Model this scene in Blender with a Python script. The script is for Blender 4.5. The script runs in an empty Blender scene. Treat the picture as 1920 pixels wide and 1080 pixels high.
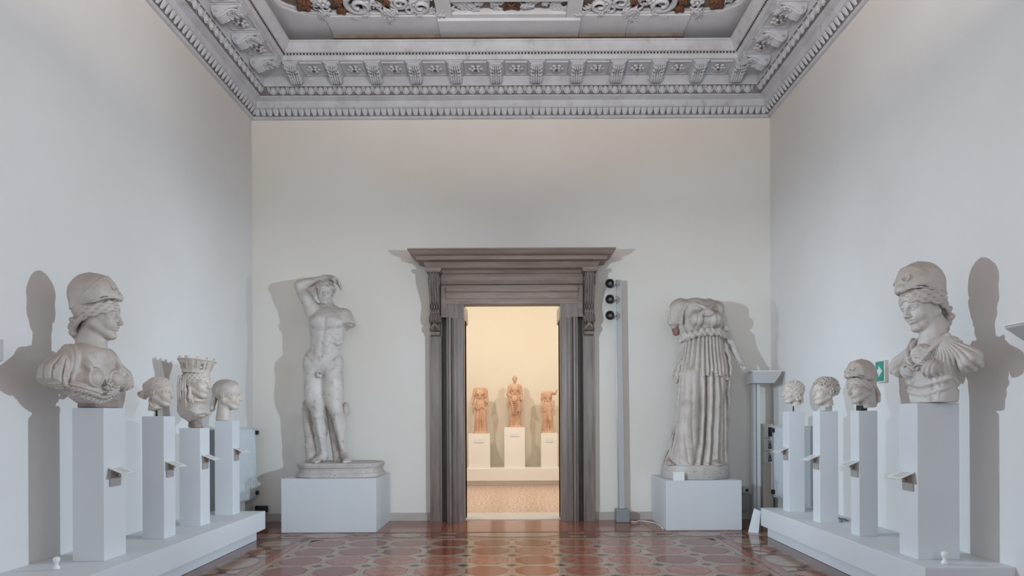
import bpy, bmesh, math, random, time
import numpy as np
from mathutils import Vector, Euler, Matrix
PI = math.pi
SC = bpy.context.scene; COL = SC.collection
R = math.radians
# ------------------------------------------------------------------ camera
cd = bpy.data.cameras.new('camera'); cam = bpy.data.objects.new('camera', cd); COL.objects.link(cam)
cam.location = (0, 0, 1.5); cam.rotation_euler = (PI/2, .0049, 0)
cd.sensor_width = 36; cd.lens = 36*1240/1920.0; cd.shift_x = -7.2/1920; cd.shift_y = 244/1920.0
cd.clip_start = .05; cd.clip_end = 100; SC.camera = cam
# ------------------------------------------------------------------ exposure, world, lights
SC.view_settings.view_transform = 'Standard'; SC.view_settings.look = 'None'
SC.view_settings.exposure = 0.0; SC.view_settings.gamma = 1.0; SC.view_settings.use_curve_mapping = False
W = bpy.data.worlds.new('world'); SC.world = W; W.use_nodes = True
W.node_tree.nodes['Background'].inputs[0].default_value = (.55, .68, .9, 1); W.node_tree.nodes['Background'].inputs[1].default_value = .3
def lamp(name, kind, loc, target, energy, color, **kw):
    l = bpy.data.lights.new(name, kind); l.energy = energy; l.color = color
    for k, v in kw.items(): setattr(l, k, v)
    o = bpy.data.objects.new(name, l); o.location = loc; COL.objects.link(o)
    d = Vector(target)-Vector(loc); o.rotation_euler = d.to_track_quat('-Z', 'Y').to_euler(); return o
KEY = (.70, .86, 1.0); WARM = (1.0, .85, .74)
# assumed spots without bodies, floating off the long walls to match the shadows: each throws across the room on to the marbles opposite
for sx in (-1, 1):
    lamp('assumed_spot_across', 'SPOT', (sx*3.05, 6.6, 2.65), (-sx*3.7, 5.5, 1.75), 760, KEY, spot_size=R(84), spot_blend=1.0, shadow_soft_size=.035)
    lamp('assumed_spot_along', 'SPOT', (sx*3.3, 2.9, 2.6), (-sx*2.2, 9.3, 1.6), 1000, KEY, spot_size=R(52), spot_blend=1.0, shadow_soft_size=.04)
# added warm fill: an unseen disk in mid-room, facing the ceiling
lamp('ceiling_fill', 'AREA', (0, 2.6, 4.6), (0, 2.6, 6.9), 560, WARM, shape='DISK', size=2.5)
# added area light behind the camera, for assumed window daylight
lamp('assumed_daylight', 'AREA', (0, -3.7, 3.2), (0, 6, 2.4), 215, (.80, .90, 1.0), shape='RECTANGLE', size=5.0, size_y=4.2)
# assumed unseen lamps for the bright warm room beyond the door
lamp('assumed_room_lamp', 'AREA', (-1.9, 12.2, 4.4), (-.6, 15, 1.4), 60, (1.0, .92, .80), shape='DISK', size=.25)
lamp('assumed_room_lamp', 'AREA', (2.1, 12.2, 4.4), (.8, 15, 1.4), 60, (1.0, .92, .80), shape='DISK', size=.25)
lamp('assumed_room_lamp', 'AREA', (0, 11.6, 5.4), (0, 12.0, 0), 48, (1.0, .9, .78), shape='DISK', size=1.2)
# added unseen light in the far room, for the streak on the floor
lamp('streak_light', 'AREA', (-.05, 12.6, 4.0), (-.05, 7.5, 0), 50, (1.0, .90, .76), shape='RECTANGLE', size=1.1, size_y=.3)
# ------------------------------------------------------------------ helpers
def link(o, parent=None):
    COL.objects.link(o)
    if parent is not None: o.parent = parent
    return o
def tag(o, label=None, cat=None, group=None, kind=None):
    if label: o['label'] = label
    if cat: o['category'] = cat
    if group: o['group'] = group
    if kind: o['kind'] = kind
    return o
def empty(name, loc=(0, 0, 0), rz=0, label=None, cat=None, group=None, kind=None, parent=None):
    o = bpy.data.objects.new(name, None); o.location = loc; o.rotation_euler = (0, 0, rz)
    o.empty_display_size = .1
    link(o, parent); return tag(o, label, cat, group, kind)
def copy_tree(o, parent=None):
    c = o.copy(); COL.objects.link(c); c.parent = parent
    for ch in list(o.children): copy_tree(ch, c)
    return c

class MB:
    """collects simple solids in one mesh"""
    def __init__(s): s.v = []; s.f = []; s.sm = []
    def add(s, vs, fs, smooth=False):
        b = len(s.v); s.v += [tuple(v) for v in vs]
        s.f += [tuple(b + i for i in f) for f in fs]; s.sm += [smooth] * len(fs); return s
    def box(s, x0, x1, y0, y1, z0, z1, b=0.0):
        if b <= 0:
            vs = [(x0,y0,z0),(x1,y0,z0),(x1,y1,z0),(x0,y1,z0),(x0,y0,z1),(x1,y0,z1),(x1,y1,z1),(x0,y1,z1)]
            return s.add(vs, [(0,3,2,1),(4,5,6,7),(0,1,5,4),(1,2,6,5),(2,3,7,6),(3,0,4,7)])
        bm = bmesh.new(); bmesh.ops.create_cube(bm, size=1)
        for v in bm.verts:
            v.co = ((x0+x1)/2 + v.co.x*(x1-x0), (y0+y1)/2 + v.co.y*(y1-y0), (z0+z1)/2 + v.co.z*(z1-z0))
        bmesh.ops.bevel(bm, geom=bm.edges[:], offset=b, segments=2, affect='EDGES', profile=.5)
        bm.verts.index_update(); vs = [tuple(v.co) for v in bm.verts]; fs = [tuple(v.index for v in f.verts) for f in bm.faces]
        bm.free(); return s.add(vs, fs)
    def prism(s, poly, axis, a0, a1):
        """poly of (u,v); axis 'x': u=y,v=z; 'y': u=x,v=z; 'z': u=x,v=y"""
        def P(u, v, a): return {'x': (a, u, v), 'y': (u, a, v), 'z': (u, v, a)}[axis]
        n = len(poly); vs = [P(u, v, a0) for u, v in poly] + [P(u, v, a1) for u, v in poly]
        fs = [tuple(range(n))[::-1], tuple(range(n, 2*n))] + [(i, (i+1) % n, n+(i+1) % n, n+i) for i in range(n)]
        return s.add(vs, fs)
    def tube(s, pts, r, n=8, caps=True, flat=1.0, up=(0, 0, 1)):
        pts = [Vector(p) for p in pts]; m = len(pts)
        rs = r if isinstance(r, (list, tuple)) else [r]*m
        vs = []
        for i, p in enumerate(pts):
            t = (pts[min(i+1, m-1)] - pts[max(i-1, 0)]).normalized()
            u = t.cross(Vector(up))
            if u.length < 1e-4: u = t.cross(Vector((1, 0, 0)))
            u.normalize(); w = u.cross(t).normalized()
            for k in range(n):
                a = 2*PI*k/n; q = p + u*math.cos(a)*rs[i] + w*math.sin(a)*rs[i]*flat; vs.append(q)
        fs = [(i*n+k, i*n+(k+1) % n, (i+1)*n+(k+1) % n, (i+1)*n+k) for i in range(m-1) for k in range(n)]
        if caps: fs += [tuple(range(n))[::-1], tuple((m-1)*n+k for k in range(n))]
        return s.add(vs, fs, True)
    def lathe(s, prof, n=24, c=(0, 0, 0), sx=1, sy=1, caps=True):
        vs = [(c[0]+sx*r*math.cos(2*PI*k/n), c[1]+sy*r*math.sin(2*PI*k/n), c[2]+z) for r, z in prof for k in range(n)]
        m = len(prof)
        fs = [(i*n+k, i*n+(k+1) % n, (i+1)*n+(k+1) % n, (i+1)*n+k) for i in range(m-1) for k in range(n)]
        if caps: fs += [tuple(range(n))[::-1], tuple((m-1)*n+k for k in range(n))]
        return s.add(vs, fs, True)
    def blob(s, c, r, n=8, m=5):
        vs = [(c[0], c[1], c[2]-r[2])]
        for i in range(1, m):
            a = -PI/2 + PI*i/m
            for k in range(n):
                b = 2*PI*k/n; vs.append((c[0]+r[0]*math.cos(a)*math.cos(b), c[1]+r[1]*math.cos(a)*math.sin(b), c[2]+r[2]*math.sin(a)))
        vs.append((c[0], c[1], c[2]+r[2])); L = len(vs)-1
        fs = [(0, 1+(k+1) % n, 1+k) for k in range(n)]
        fs += [(1+i*n+k, 1+i*n+(k+1) % n, 1+(i+1)*n+(k+1) % n, 1+(i+1)*n+k) for i in range(m-2) for k in range(n)]
        fs += [(L, 1+(m-2)*n+k, 1+(m-2)*n+(k+1) % n) for k in range(n)]
        return s.add(vs, fs, True)
    def xf(s, fn): s.v = [tuple(fn(*v)) for v in s.v]; return s
    def mesh(s, name):
        me = bpy.data.meshes.new(name); me.from_pydata(s.v, [], s.f)
        me.polygons.foreach_set('use_smooth', s.sm); me.update(); return me
    def build(s, name, m, parent=None, loc=(0, 0, 0), rot=(0, 0, 0), autos=False):
        me = s.mesh(name); me.materials.append(m)
        o = bpy.data.objects.new(name, me); o.location = loc; o.rotation_euler = rot
        return link(o, parent)
def inst(me, name, parent=None, loc=(0, 0, 0), rot=(0, 0, 0), sc=None):
    o = bpy.data.objects.new(name, me); o.location = loc; o.rotation_euler = rot
    if sc: o.scale = sc
    return link(o, parent)
def meshm(mb, name, m):
    me = mb.mesh(name); me.materials.append(m); return me

# ------------------------------------------------------------------ sculpting with distance fields
def rotm(rx=0, ry=0, rz=0):
    return np.array(Euler((math.radians(rx), math.radians(ry), math.radians(rz))).to_matrix(), dtype=np.float32)
_rng = np.random.RandomState(5)
_LAT = _rng.rand(32, 32, 32).astype(np.float32)
def vnoise(x, y, z):
    xi = np.floor(x); yi = np.floor(y); zi = np.floor(z)
    fx = x-xi; fy = y-yi; fz = z-zi
    fx = fx*fx*(3-2*fx); fy = fy*fy*(3-2*fy); fz = fz*fz*(3-2*fz)
    i = xi.astype(np.int32) & 31; j = yi.astype(np.int32) & 31; k = zi.astype(np.int32) & 31
    i1 = (i+1) & 31; j1 = (j+1) & 31; k1 = (k+1) & 31
    L = _LAT
    a = L[i, j, k]*(1-fx) + L[i1, j, k]*fx; b = L[i, j1, k]*(1-fx) + L[i1, j1, k]*fx
    c = L[i, j, k1]*(1-fx) + L[i1, j, k1]*fx; d = L[i, j1, k1]*(1-fx) + L[i1, j1, k1]*fx
    return ((a*(1-fy)+b*fy)*(1-fz) + (c*(1-fy)+d*fy)*fz)*2-1
class SDF:
    def __init__(s, lo, hi, h):
        s.lo = np.array(lo, float); s.h = h
        s.n = np.maximum(np.ceil((np.array(hi, float)-s.lo)/h).astype(int)+1, 4)
        s.F = np.full(tuple(s.n), 9.0, np.float32)
        s.ax = [(s.lo[i]+h*np.arange(s.n[i])).astype(np.float32) for i in range(3)]
        s.st = []; s.R = np.eye(3, dtype=np.float32); s.t = np.zeros(3, np.float32); s.s = 1.0
    def frame(s, t=(0, 0, 0), R=None, sc=1.0):
        s.R = np.eye(3, dtype=np.float32) if R is None else R
        s.t = np.array(t, np.float32); s.s = sc; return s
    def op(s, fn, lo, hi, k=0.0, mode='u', pad=None):
        lo = np.array(lo, float); hi = np.array(hi, float)
        cs = np.array([[x, y, z] for x in (lo[0], hi[0]) for y in (lo[1], hi[1]) for z in (lo[2], hi[2])])
        w = (s.R @ (cs.T*s.s)).T + s.t
        pad = (k*s.s + 2.5*s.h) if pad is None else pad
        a = np.floor((w.min(0)-pad-s.lo)/s.h).astype(int); b = np.ceil((w.max(0)+pad-s.lo)/s.h).astype(int)+1
        a = np.maximum(a, 0); b = np.minimum(b, s.n)
        if (b <= a).any(): return s
        sl = tuple(slice(a[i], b[i]) for i in range(3))
        X = (s.ax[0][sl[0]]-s.t[0])[:, None, None]; Y = (s.ax[1][sl[1]]-s.t[1])[None, :, None]; Z = (s.ax[2][sl[2]]-s.t[2])[None, None, :]
        R = s.R/np.float32(s.s)
        x = X*R[0, 0]+Y*R[1, 0]+Z*R[2, 0]; y = X*R[0, 1]+Y*R[1, 1]+Z*R[2, 1]; z = X*R[0, 2]+Y*R[1, 2]+Z*R[2, 2]
        d = (fn(x, y, z)*s.s).astype(np.float32); F = s.F[sl]; kk = k*s.s
        if mode == 'd': F += d; return s
        if mode == 'u':
            if kk > 0:
                h = np.maximum(kk-np.abs(F-d), 0)/kk; s.F[sl] = np.minimum(F, d)-h*h*kk*.25
            else: s.F[sl] = np.minimum(F, d)
        else:
            if mode == 's': d = -d
            if kk > 0:
                h = np.maximum(kk-np.abs(F-d), 0)/kk; s.F[sl] = np.maximum(F, d)+h*h*kk*.25
            else: s.F[sl] = np.maximum(F, d)
        return s
    def ell(s, c, r, k=0.0, rot=None, mode='u'):
        R = rotm(*rot) if rot else None; m = float(np.max(r))
        c = np.array(c, np.float32); r = np.array(r, np.float32) if not np.isscalar(r) else np.array([r]*3, np.float32)
        def fn(x, y, z):
            x = x-c[0]; y = y-c[1]; z = z-c[2]
            if R is not None: x, y, z = x*R[0, 0]+y*R[1, 0]+z*R[2, 0], x*R[0, 1]+y*R[1, 1]+z*R[2, 1], x*R[0, 2]+y*R[1, 2]+z*R[2, 2]
            q = (x/r[0])**2+(y/r[1])**2+(z/r[2])**2; k0 = np.sqrt(q)
            k1 = np.sqrt((x/r[0]**2)**2+(y/r[1]**2)**2+(z/r[2]**2)**2)+1e-6
            return k0*(k0-1)/k1
        e = r if R is None else np.array([m]*3)
        return s.op(fn, c-e, c+e, k, mode)
    def cap(s, a, b, r1, r2=None, k=0.0, mode='u', fl=None):
        r2 = r1 if r2 is None else r2
        a = np.array(a, np.float32); b = np.array(b, np.float32); ba = b-a; L = float(ba@ba)+1e-9; m = max(r1, r2)
        def fn(x, y, z):
            x = x-a[0]; y = y-a[1]; z = z-a[2]
            t = np.clip((x*ba[0]+y*ba[1]+z*ba[2])/L, 0, 1)
            return np.sqrt((x-t*ba[0])**2+(y-t*ba[1])**2+(z-t*ba[2])**2)-(r1+(r2-r1)*t)
        return s.op(fn, np.minimum(a, b)-m, np.maximum(a, b)+m, k, mode)
    def chain(s, pts, rs, k=0.0, mode='u'):
        if np.isscalar(rs): rs = [rs]*len(pts)
        for i in range(len(pts)-1): s.cap(pts[i], pts[i+1], rs[i], rs[i+1], k, mode)
        return s
    def box(s, c, hf, rnd=0.0, k=0.0, rot=None, mode='u'):
        R = rotm(*rot) if rot else None; c = np.array(c, np.float32); hf = np.array(hf, np.float32)
        def fn(x, y, z):
            x = x-c[0]; y = y-c[1]; z = z-c[2]
            if R is not None: x, y, z = x*R[0, 0]+y*R[1, 0]+z*R[2, 0], x*R[0, 1]+y*R[1, 1]+z*R[2, 1], x*R[0, 2]+y*R[1, 2]+z*R[2, 2]
            ax, ay, az = np.abs(x)-hf[0]+rnd, np.abs(y)-hf[1]+rnd, np.abs(z)-hf[2]+rnd
            return np.sqrt(np.maximum(ax, 0)**2+np.maximum(ay, 0)**2+np.maximum(az, 0)**2)+np.minimum(np.maximum(ax, np.maximum(ay, az)), 0)-rnd
        e = hf if R is None else np.array([float(np.linalg.norm(hf))]*3)
        return s.op(fn, c-e, c+e, k, mode)
    def ring(s, c, Rr, r, nrm=(0, 0, 1), k=0.0, mode='u', sq=1.0):
        c = np.array(c, np.float32); n = np.array(nrm, np.float32); n = n/np.linalg.norm(n); m = Rr+r
        def fn(x, y, z):
            x = x-c[0]; y = y-c[1]; z = z-c[2]; t = x*n[0]+y*n[1]+z*n[2]
            q = np.sqrt(np.maximum(x*x+y*y+z*z-t*t, 0))
            return np.sqrt((q-Rr)**2+(t*sq)**2)-r
        return s.op(fn, c-m, c+m, k, mode)
    def half(s, p, n, k=0.0, lo=None, hi=None):
        """keep the side of the plane opposite to n"""
        p = np.array(p, np.float32); n = np.array(n, np.float32); n = n/np.linalg.norm(n)
        return s.op(lambda x, y, z: (x-p[0])*n[0]+(y-p[1])*n[1]+(z-p[2])*n[2], lo if lo is not None else (-9,)*3, hi if hi is not None else (9,)*3, k, 'i')
    def band(s, f, amp, w, lo, hi):
        """raise the surface where |f(x,y,z)| is small"""
        return s.op(lambda x, y, z: -amp*np.exp(-(f(x, y, z)/w)**2), lo, hi, 0, 'd', pad=0)
    def rough(s, amp, f, f2=None):
        def fn(x, y, z):
            d = amp*vnoise(x*f, y*f, z*f)
            if f2: d = d+amp*.4*vnoise(x*f2+7, y*f2, z*f2)
            return d
        return s.op(fn, (-9,)*3, (9,)*3, 0, 'd')
    def strand(s, pts, r, k=0.01, amp=0.0, waves=3, lat=(0, 0, 1), n=18, ph=0.0, r2=None):
        P = spline(pts, n); lat = np.array(lat, float); r2 = r if r2 is None else r2
        Q = [p+lat*amp*math.sin(ph+2*PI*waves*i/n) for i, p in enumerate(P)]
        return s.chain(Q, [r+(r2-r)*i/n for i in range(len(Q))], k)
    def mesh(s, name, mat, it=0, shear=None):
        F = s.F; h = s.h
        # seal the border of the grid so that the surface is always closed
        for a in range(3):
            i0 = [slice(None)]*3; i0[a] = 0; F[tuple(i0)] = np.maximum(F[tuple(i0)], h*.5)
            i0[a] = -1; F[tuple(i0)] = np.maximum(F[tuple(i0)], h*.5)
        S = F < 0; nx, ny, nz = F.shape
        cnt = np.zeros((nx-1, ny-1, nz-1), np.int8)
        for i in (0, 1):
            for j in (0, 1):
                for k in (0, 1): cnt += S[i:nx-1+i, j:ny-1+j, k:nz-1+k]
        I, J, K = np.nonzero((cnt > 0) & (cnt < 8)); N = len(I)
        idx = np.full(cnt.shape, -1, np.int32); idx[I, J, K] = np.arange(N)
        acc = np.zeros((N, 3), np.float32); w = np.zeros(N, np.float32)
        for a in range(3):
            o = [b for b in range(3) if b != a]
            for u in (0, 1):
                for v in (0, 1):
                    d0 = [0, 0, 0]; d0[o[0]] = u; d0[o[1]] = v; d1 = list(d0); d1[a] = 1
                    f0 = F[I+d0[0], J+d0[1], K+d0[2]]; f1 = F[I+d1[0], J+d1[1], K+d1[2]]
                    m = (f0 < 0) != (f1 < 0); t = np.where(m, f0/np.where(m, f0-f1, 1), 0)
                    p = np.zeros((N, 3), np.float32); p[:, o[0]] = u; p[:, o[1]] = v; p[:, a] = t
                    acc += p*m[:, None]; w += m
        V = (acc/w[:, None] + np.stack([I, J, K], 1))*h + s.lo
        quads = []
        for a in range(3):
            o = [b for b in range(3) if b != a]
            s0 = [slice(1, -1)]*3; s1 = [slice(1, -1)]*3; s0[a] = slice(0, -1); s1[a] = slice(1, None)
            A = S[tuple(s0)]; B = S[tuple(s1)]; e = np.nonzero(A != B)
            base = [e[0]+1, e[1]+1, e[2]+1]; base[a] = e[a]
            def cell(u, v):
                q = list(base); q[o[0]] = q[o[0]]-u; q[o[1]] = q[o[1]]-v; return idx[q[0], q[1], q[2]]
            q = np.stack([cell(1, 1), cell(0, 1), cell(0, 0), cell(1, 0)], 1)
            fl = A[e]; 
            if a == 1: fl = ~fl
            q[~fl] = q[~fl][:, ::-1]; quads.append(q)
        Q = np.concatenate(quads); Q = Q[(Q >= 0).all(1)]
        for _ in range(it):
            sm = np.zeros_like(V); c = np.zeros(len(V))
            for ax3 in range(3):
                t = np.zeros(len(V))
                for i in range(4):
                    t += np.bincount(Q[:, i], V[Q[:, (i+1) % 4], ax3]+V[Q[:, (i+3) % 4], ax3], minlength=len(V))
                sm[:, ax3] = t
            for i in range(4): c += np.bincount(Q[:, i], minlength=len(V))*2
            c = np.maximum(c, 1); V = .5*V+.5*(sm/c[:, None])
        me = bpy.data.meshes.new(name)
        me.vertices.add(len(V)); me.vertices.foreach_set('co', V.astype(np.float32).ravel())
        me.loops.add(Q.size); me.loops.foreach_set('vertex_index', Q.ravel().astype(np.int32))
        me.polygons.add(len(Q)); me.polygons.foreach_set('loop_start', np.arange(0, Q.size, 4, dtype=np.int32))
        me.polygons.foreach_set('loop_total', np.full(len(Q), 4, np.int32))
        me.polygons.foreach_set('use_smooth', np.ones(len(Q), bool))
        me.update(calc_edges=True); me.materials.append(mat)
        global NQ; NQ += len(Q)
        return me
    def obj(s, name, mat, parent=None, it=0, label=None):
        o = bpy.data.objects.new(name, s.mesh(name, mat, it)); link(o, parent)
        if label: o['label'] = label
        return o
NQ = 0
def spline(pts, n):
    P = np.array(pts, float); m = len(P)-1; out = []
    for i in range(n+1):
        t = m*i/n; k = min(int(t), m-1); u = t-k
        p0 = P[max(k-1, 0)]; p1 = P[k]; p2 = P[k+1]; p3 = P[min(k+2, m)]
        out.append(.5*((2*p1)+(-p0+p2)*u+(2*p0-5*p1+4*p2-p3)*u*u+(-p0+3*p1-3*p2+p3)*u**3))
    return out
# ------------------------------------------------------------------ materials
def mat(name, col, rough=.6, var=None, scale=3.0, bump=0.0, bscale=40.0, metal=0.0, spec=.5, detail=6.0, stretch=None, lo=.35, hi=.7, extra=None, coat=0.0, patina=None):
    m = bpy.data.materials.new(name); m.use_nodes = True; nt = m.node_tree; N = nt.nodes; L = nt.links
    b = N['Principled BSDF']; b.inputs['Roughness'].default_value = rough; b.inputs['Metallic'].default_value = metal
    b.inputs['Specular IOR Level'].default_value = spec; b.inputs['Base Color'].default_value = (*col, 1)
    b.inputs['Coat Weight'].default_value = coat; b.inputs['Coat Roughness'].default_value = .06
    tc = N.new('ShaderNodeTexCoord'); mp = N.new('ShaderNodeMapping'); L.new(tc.outputs['Object'], mp.inputs[0])
    if stretch: mp.inputs['Scale'].default_value = stretch
    if var:
        n = N.new('ShaderNodeTexNoise'); n.inputs['Scale'].default_value = scale; n.inputs['Detail'].default_value = detail; n.inputs['Roughness'].default_value = .62
        L.new(mp.outputs[0], n.inputs['Vector'])
        r = N.new('ShaderNodeValToRGB'); r.color_ramp.elements[0].position = lo; r.color_ramp.elements[1].position = hi
        r.color_ramp.elements[0].color = (*var, 1); r.color_ramp.elements[1].color = (*col, 1)
        L.new(n.outputs[0], r.inputs[0]); L.new(r.outputs[0], b.inputs['Base Color'])
        if extra:   # darker blotches
            n2 = N.new('ShaderNodeTexNoise'); n2.inputs['Scale'].default_value = extra[1]; n2.inputs['Detail'].default_value = 8; L.new(mp.outputs[0], n2.inputs['Vector'])
            r2 = N.new('ShaderNodeValToRGB'); r2.color_ramp.elements[0].position = extra[2]; r2.color_ramp.elements[1].position = extra[3]
            L.new(n2.outputs[0], r2.inputs[0]); mx = N.new('ShaderNodeMix'); mx.data_type = 'RGBA'
            L.new(r2.outputs[0], mx.inputs[0]); L.new(r.outputs[0], mx.inputs[6]); mx.inputs[7].default_value = (*extra[0], 1); L.new(mx.outputs[2], b.inputs['Base Color'])
    if patina:   # brown film settled on the upper sides
        g = N.new('ShaderNodeNewGeometry'); sp = N.new('ShaderNodeSeparateXYZ'); L.new(g.outputs['Normal'], sp.inputs[0])
        n4 = N.new('ShaderNodeTexNoise'); n4.inputs['Scale'].default_value = 7; n4.inputs['Detail'].default_value = 6; L.new(mp.outputs[0], n4.inputs['Vector'])
        ad = N.new('ShaderNodeMath'); ad.operation = 'MULTIPLY_ADD'; L.new(n4.outputs[0], ad.inputs[0]); ad.inputs[1].default_value = .9; L.new(sp.outputs[2], ad.inputs[2])
        mr = N.new('ShaderNodeMapRange'); mr.inputs[1].default_value = .45; mr.inputs[2].default_value = 1.25; mr.inputs[4].default_value = patina[3]; L.new(ad.outputs[0], mr.inputs[0])
        mp2 = N.new('ShaderNodeMix'); mp2.data_type = 'RGBA'; src = b.inputs['Base Color'].links[0].from_socket
        L.new(mr.outputs[0], mp2.inputs[0]); L.new(src, mp2.inputs[6]); mp2.inputs[7].default_value = (*patina[:3], 1); L.new(mp2.outputs[2], b.inputs['Base Color'])
    if bump:
        n3 = N.new('ShaderNodeTexNoise'); n3.inputs['Scale'].default_value = bscale; n3.inputs['Detail'].default_value = 5; L.new(mp.outputs[0], n3.inputs['Vector'])
        bp = N.new('ShaderNodeBump'); bp.inputs['Strength'].default_value = bump; bp.inputs['Distance'].default_value = .01
        L.new(n3.outputs[0], bp.inputs['Height']); L.new(bp.outputs[0], b.inputs['Normal'])
    return m
M = {}
M['marble'] = mat('weathered_marble', (.62, .565, .52), .5, (.50, .445, .40), 4.0, .12, 60, extra=((.40, .33, .285), 9.0, .58, .80), patina=(.34, .275, .235, .70))
M['marble_white'] = mat('pale_marble', (.67, .63, .595), .5, (.54, .50, .465), 5.0, .12, 60, extra=((.38, .33, .29), 12.0, .58, .76), patina=(.34, .28, .24, .55))
M['marble_dark'] = mat('rough_dark_marble', (.36, .29, .25), .8, (.22, .17, .15), 8.0, .4, 40)
M['marble_cream'] = mat('cream_marble', (.66, .59, .52), .5, (.56, .48, .42), 4.0, .1, 60, extra=((.44, .34, .28), 14.0, .62, .8))
M['marble_orange'] = mat('warm_stained_marble', (.74, .50, .35), .6, (.52, .30, .19), 5.0, .12, 50)
M['plinth_stone'] = mat('plinth_stone', (.60, .565, .53), .7, (.46, .42, .39), 5.0, .3, 40, extra=((.22, .17, .15), 16, .62, .75))
M['white'] = mat('white_lacquer', (.68, .70, .725), .5, (.655, .675, .70), 1.5)
M['white_side'] = M['white']
M['wall'] = mat('painted_plaster', (.775, .765, .755), .8, (.73, .715, .695), .55, .08, 12, detail=4)
M['wall_back'] = mat('warm_brightened_plaster', (.85, .83, .80), .8, (.82, .77, .68), .35, .08, 12, detail=3)  # colour raised above the side walls in place of more light
M['ceil'] = mat('grey_stucco', (.66, .70, .76), .8, (.53, .55, .59), 3.0, .2, 25, extra=((.40, .38, .37), 7.0, .6, .8))
M['ceil_shade'] = mat('shade_toned_stucco', (.30, .30, .31), .9, (.17, .16, .15), 6.0)  # shade of the gaps behind leaves and eggs, put into the colour
M['ceil_plate'] = mat('grey_stucco_panels', (.70, .74, .79), .8, (.60, .63, .67), 2.0, .15, 20)
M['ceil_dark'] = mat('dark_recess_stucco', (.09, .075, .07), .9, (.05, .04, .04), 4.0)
M['ceil_tan'] = mat('tan_stucco', (.29, .24, .205), .9, (.18, .145, .12), 5.0)
M['brown'] = mat('brown_stucco', (.20, .09, .05), .8, (.11, .05, .03), 8.0)
M['stone'] = mat('grey_brown_stone', (.275, .225, .195), .33, (.15, .115, .098), 2.2, .2, 30, stretch=(9, 9, .7), extra=((.14, .115, .10), 3.0, .62, .8), lo=.3, hi=.7)
M['stone_h'] = mat('grey_brown_lintel_stone', (.36, .28, .235), .5, (.23, .17, .14), 2.2, .2, 30, stretch=(.8, 6, 6), extra=((.13, .10, .09), 3.0, .62, .8), lo=.3, hi=.7)
M['base'] = mat('beige_skirting_stone', (.55, .51, .47), .5, (.46, .42, .38), 4.0)
M['thresh'] = mat('white_threshold_marble', (.74, .70, .64), .35, (.66, .61, .55), 3.0)
M['black'] = mat('black_plastic', (.02, .02, .022), .4)
M['bracket'] = mat('grey_brown_bracket', (.36, .33, .31), .5)
M['grey_metal'] = mat('grey_metal', (.42, .42, .42), .45, metal=.4)
M['grey_box'] = mat('grey_plastic', (.27, .29, .30), .5)
M['lamp_grey'] = mat('grey_enamel', (.50, .50, .50), .5)
M['radiator'] = mat('white_radiator_enamel', (.66, .70, .73), .35)
M['chrome'] = mat('satin_steel', (.6, .6, .6), .25, metal=.9)
M['acrylic'] = mat('white_label_plate', (.80, .80, .78), .3)
M['ink'] = mat('grey_print', (.45, .45, .45), .6)
M['ink_black'] = mat('black_print', (.03, .03, .03), .5)
M['green'] = mat('sign_green', (.05, .33, .24), .4)
M['sign_white'] = mat('sign_pale', (.65, .80, .80), .4)
M['cream_plate'] = mat('cream_plastic', (.74, .69, .62), .5)
M['cream_wall'] = mat('cream_plaster', (.80, .74, .62), .8, (.77, .70, .58), .8)
M['cream_white'] = mat('cream_white_lacquer', (.88, .85, .80), .6)
# floor stones
GL = dict(rough=.13, coat=.0, spec=.38)
M['tile_red'] = mat('red_marble', (.27, .070, .034), var=(.15, .038, .022), scale=9, bump=.02, bscale=8, **GL)
M['tile_red_light'] = mat('rosso_marble', (.37, .135, .080), var=(.22, .07, .042), scale=8, bump=.02, bscale=8, **GL)
M['tile_cream'] = mat('cream_floor_marble', (.36, .25, .175), var=(.25, .165, .115), scale=6, bump=.02, bscale=8, **GL)
M['tile_dark'] = mat('dark_floor_marble', (.045, .022, .018), var=(.025, .014, .012), scale=8, bump=.02, bscale=8, **GL)
M['tile_brown'] = mat('brown_floor_marble', (.21, .085, .050), var=(.12, .045, .028), scale=6, bump=.02, bscale=8, **GL)
M['terrazzo'] = mat('pink_terrazzo', (.70, .56, .46), .3, (.40, .22, .15), 22, detail=3, lo=.44, hi=.54)
M['stone_shade'] = mat('shaded_recess_stone', (.115, .085, .07), .5, (.07, .05, .04), 3)  # darker copy of the door stone, with the recess shade in its colour
M['joint'] = mat('dark_floor_joint', (.10, .045, .028), .3, (.06, .028, .018), 5)
# ------------------------------------------------------------------ the setting
XL, XR, YB, YF = -3.87, 3.76, 9.74, -4.0
DX = -.048
def struct(o): o['kind'] = 'structure'; return o
struct(MB().box(XL-.3, XL, YF-.3, YB+.3, 0, 7.2).build('wall_left', M['wall']))
struct(MB().box(XR, XR+.3, YF-.3, YB+.3, 0, 7.2).build('wall_right', M['wall']))
w = MB(); w.box(XL, DX-.98, YB, YB+.70, 0, 7.2); w.box(DX+.98, XR, YB, YB+.70, 0, 7.2); w.box(DX-.98, DX+.98, YB, YB+.70, 3.44, 7.2)
struct(w.build('wall_back', M['wall_back']))
# wall behind the camera with one wide opening, assumed for daylight
w = MB(); w.box(XL, -2.9, YF-.3, YF, 0, 7.2); w.box(2.8, XR, YF-.3, YF, 0, 7.2); w.box(-2.9, 2.8, YF-.3, YF, 0, 1.0); w.box(-2.9, 2.8, YF-.3, YF, 5.4, 7.2)
struct(w.build('wall_front', M['wall']))
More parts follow.
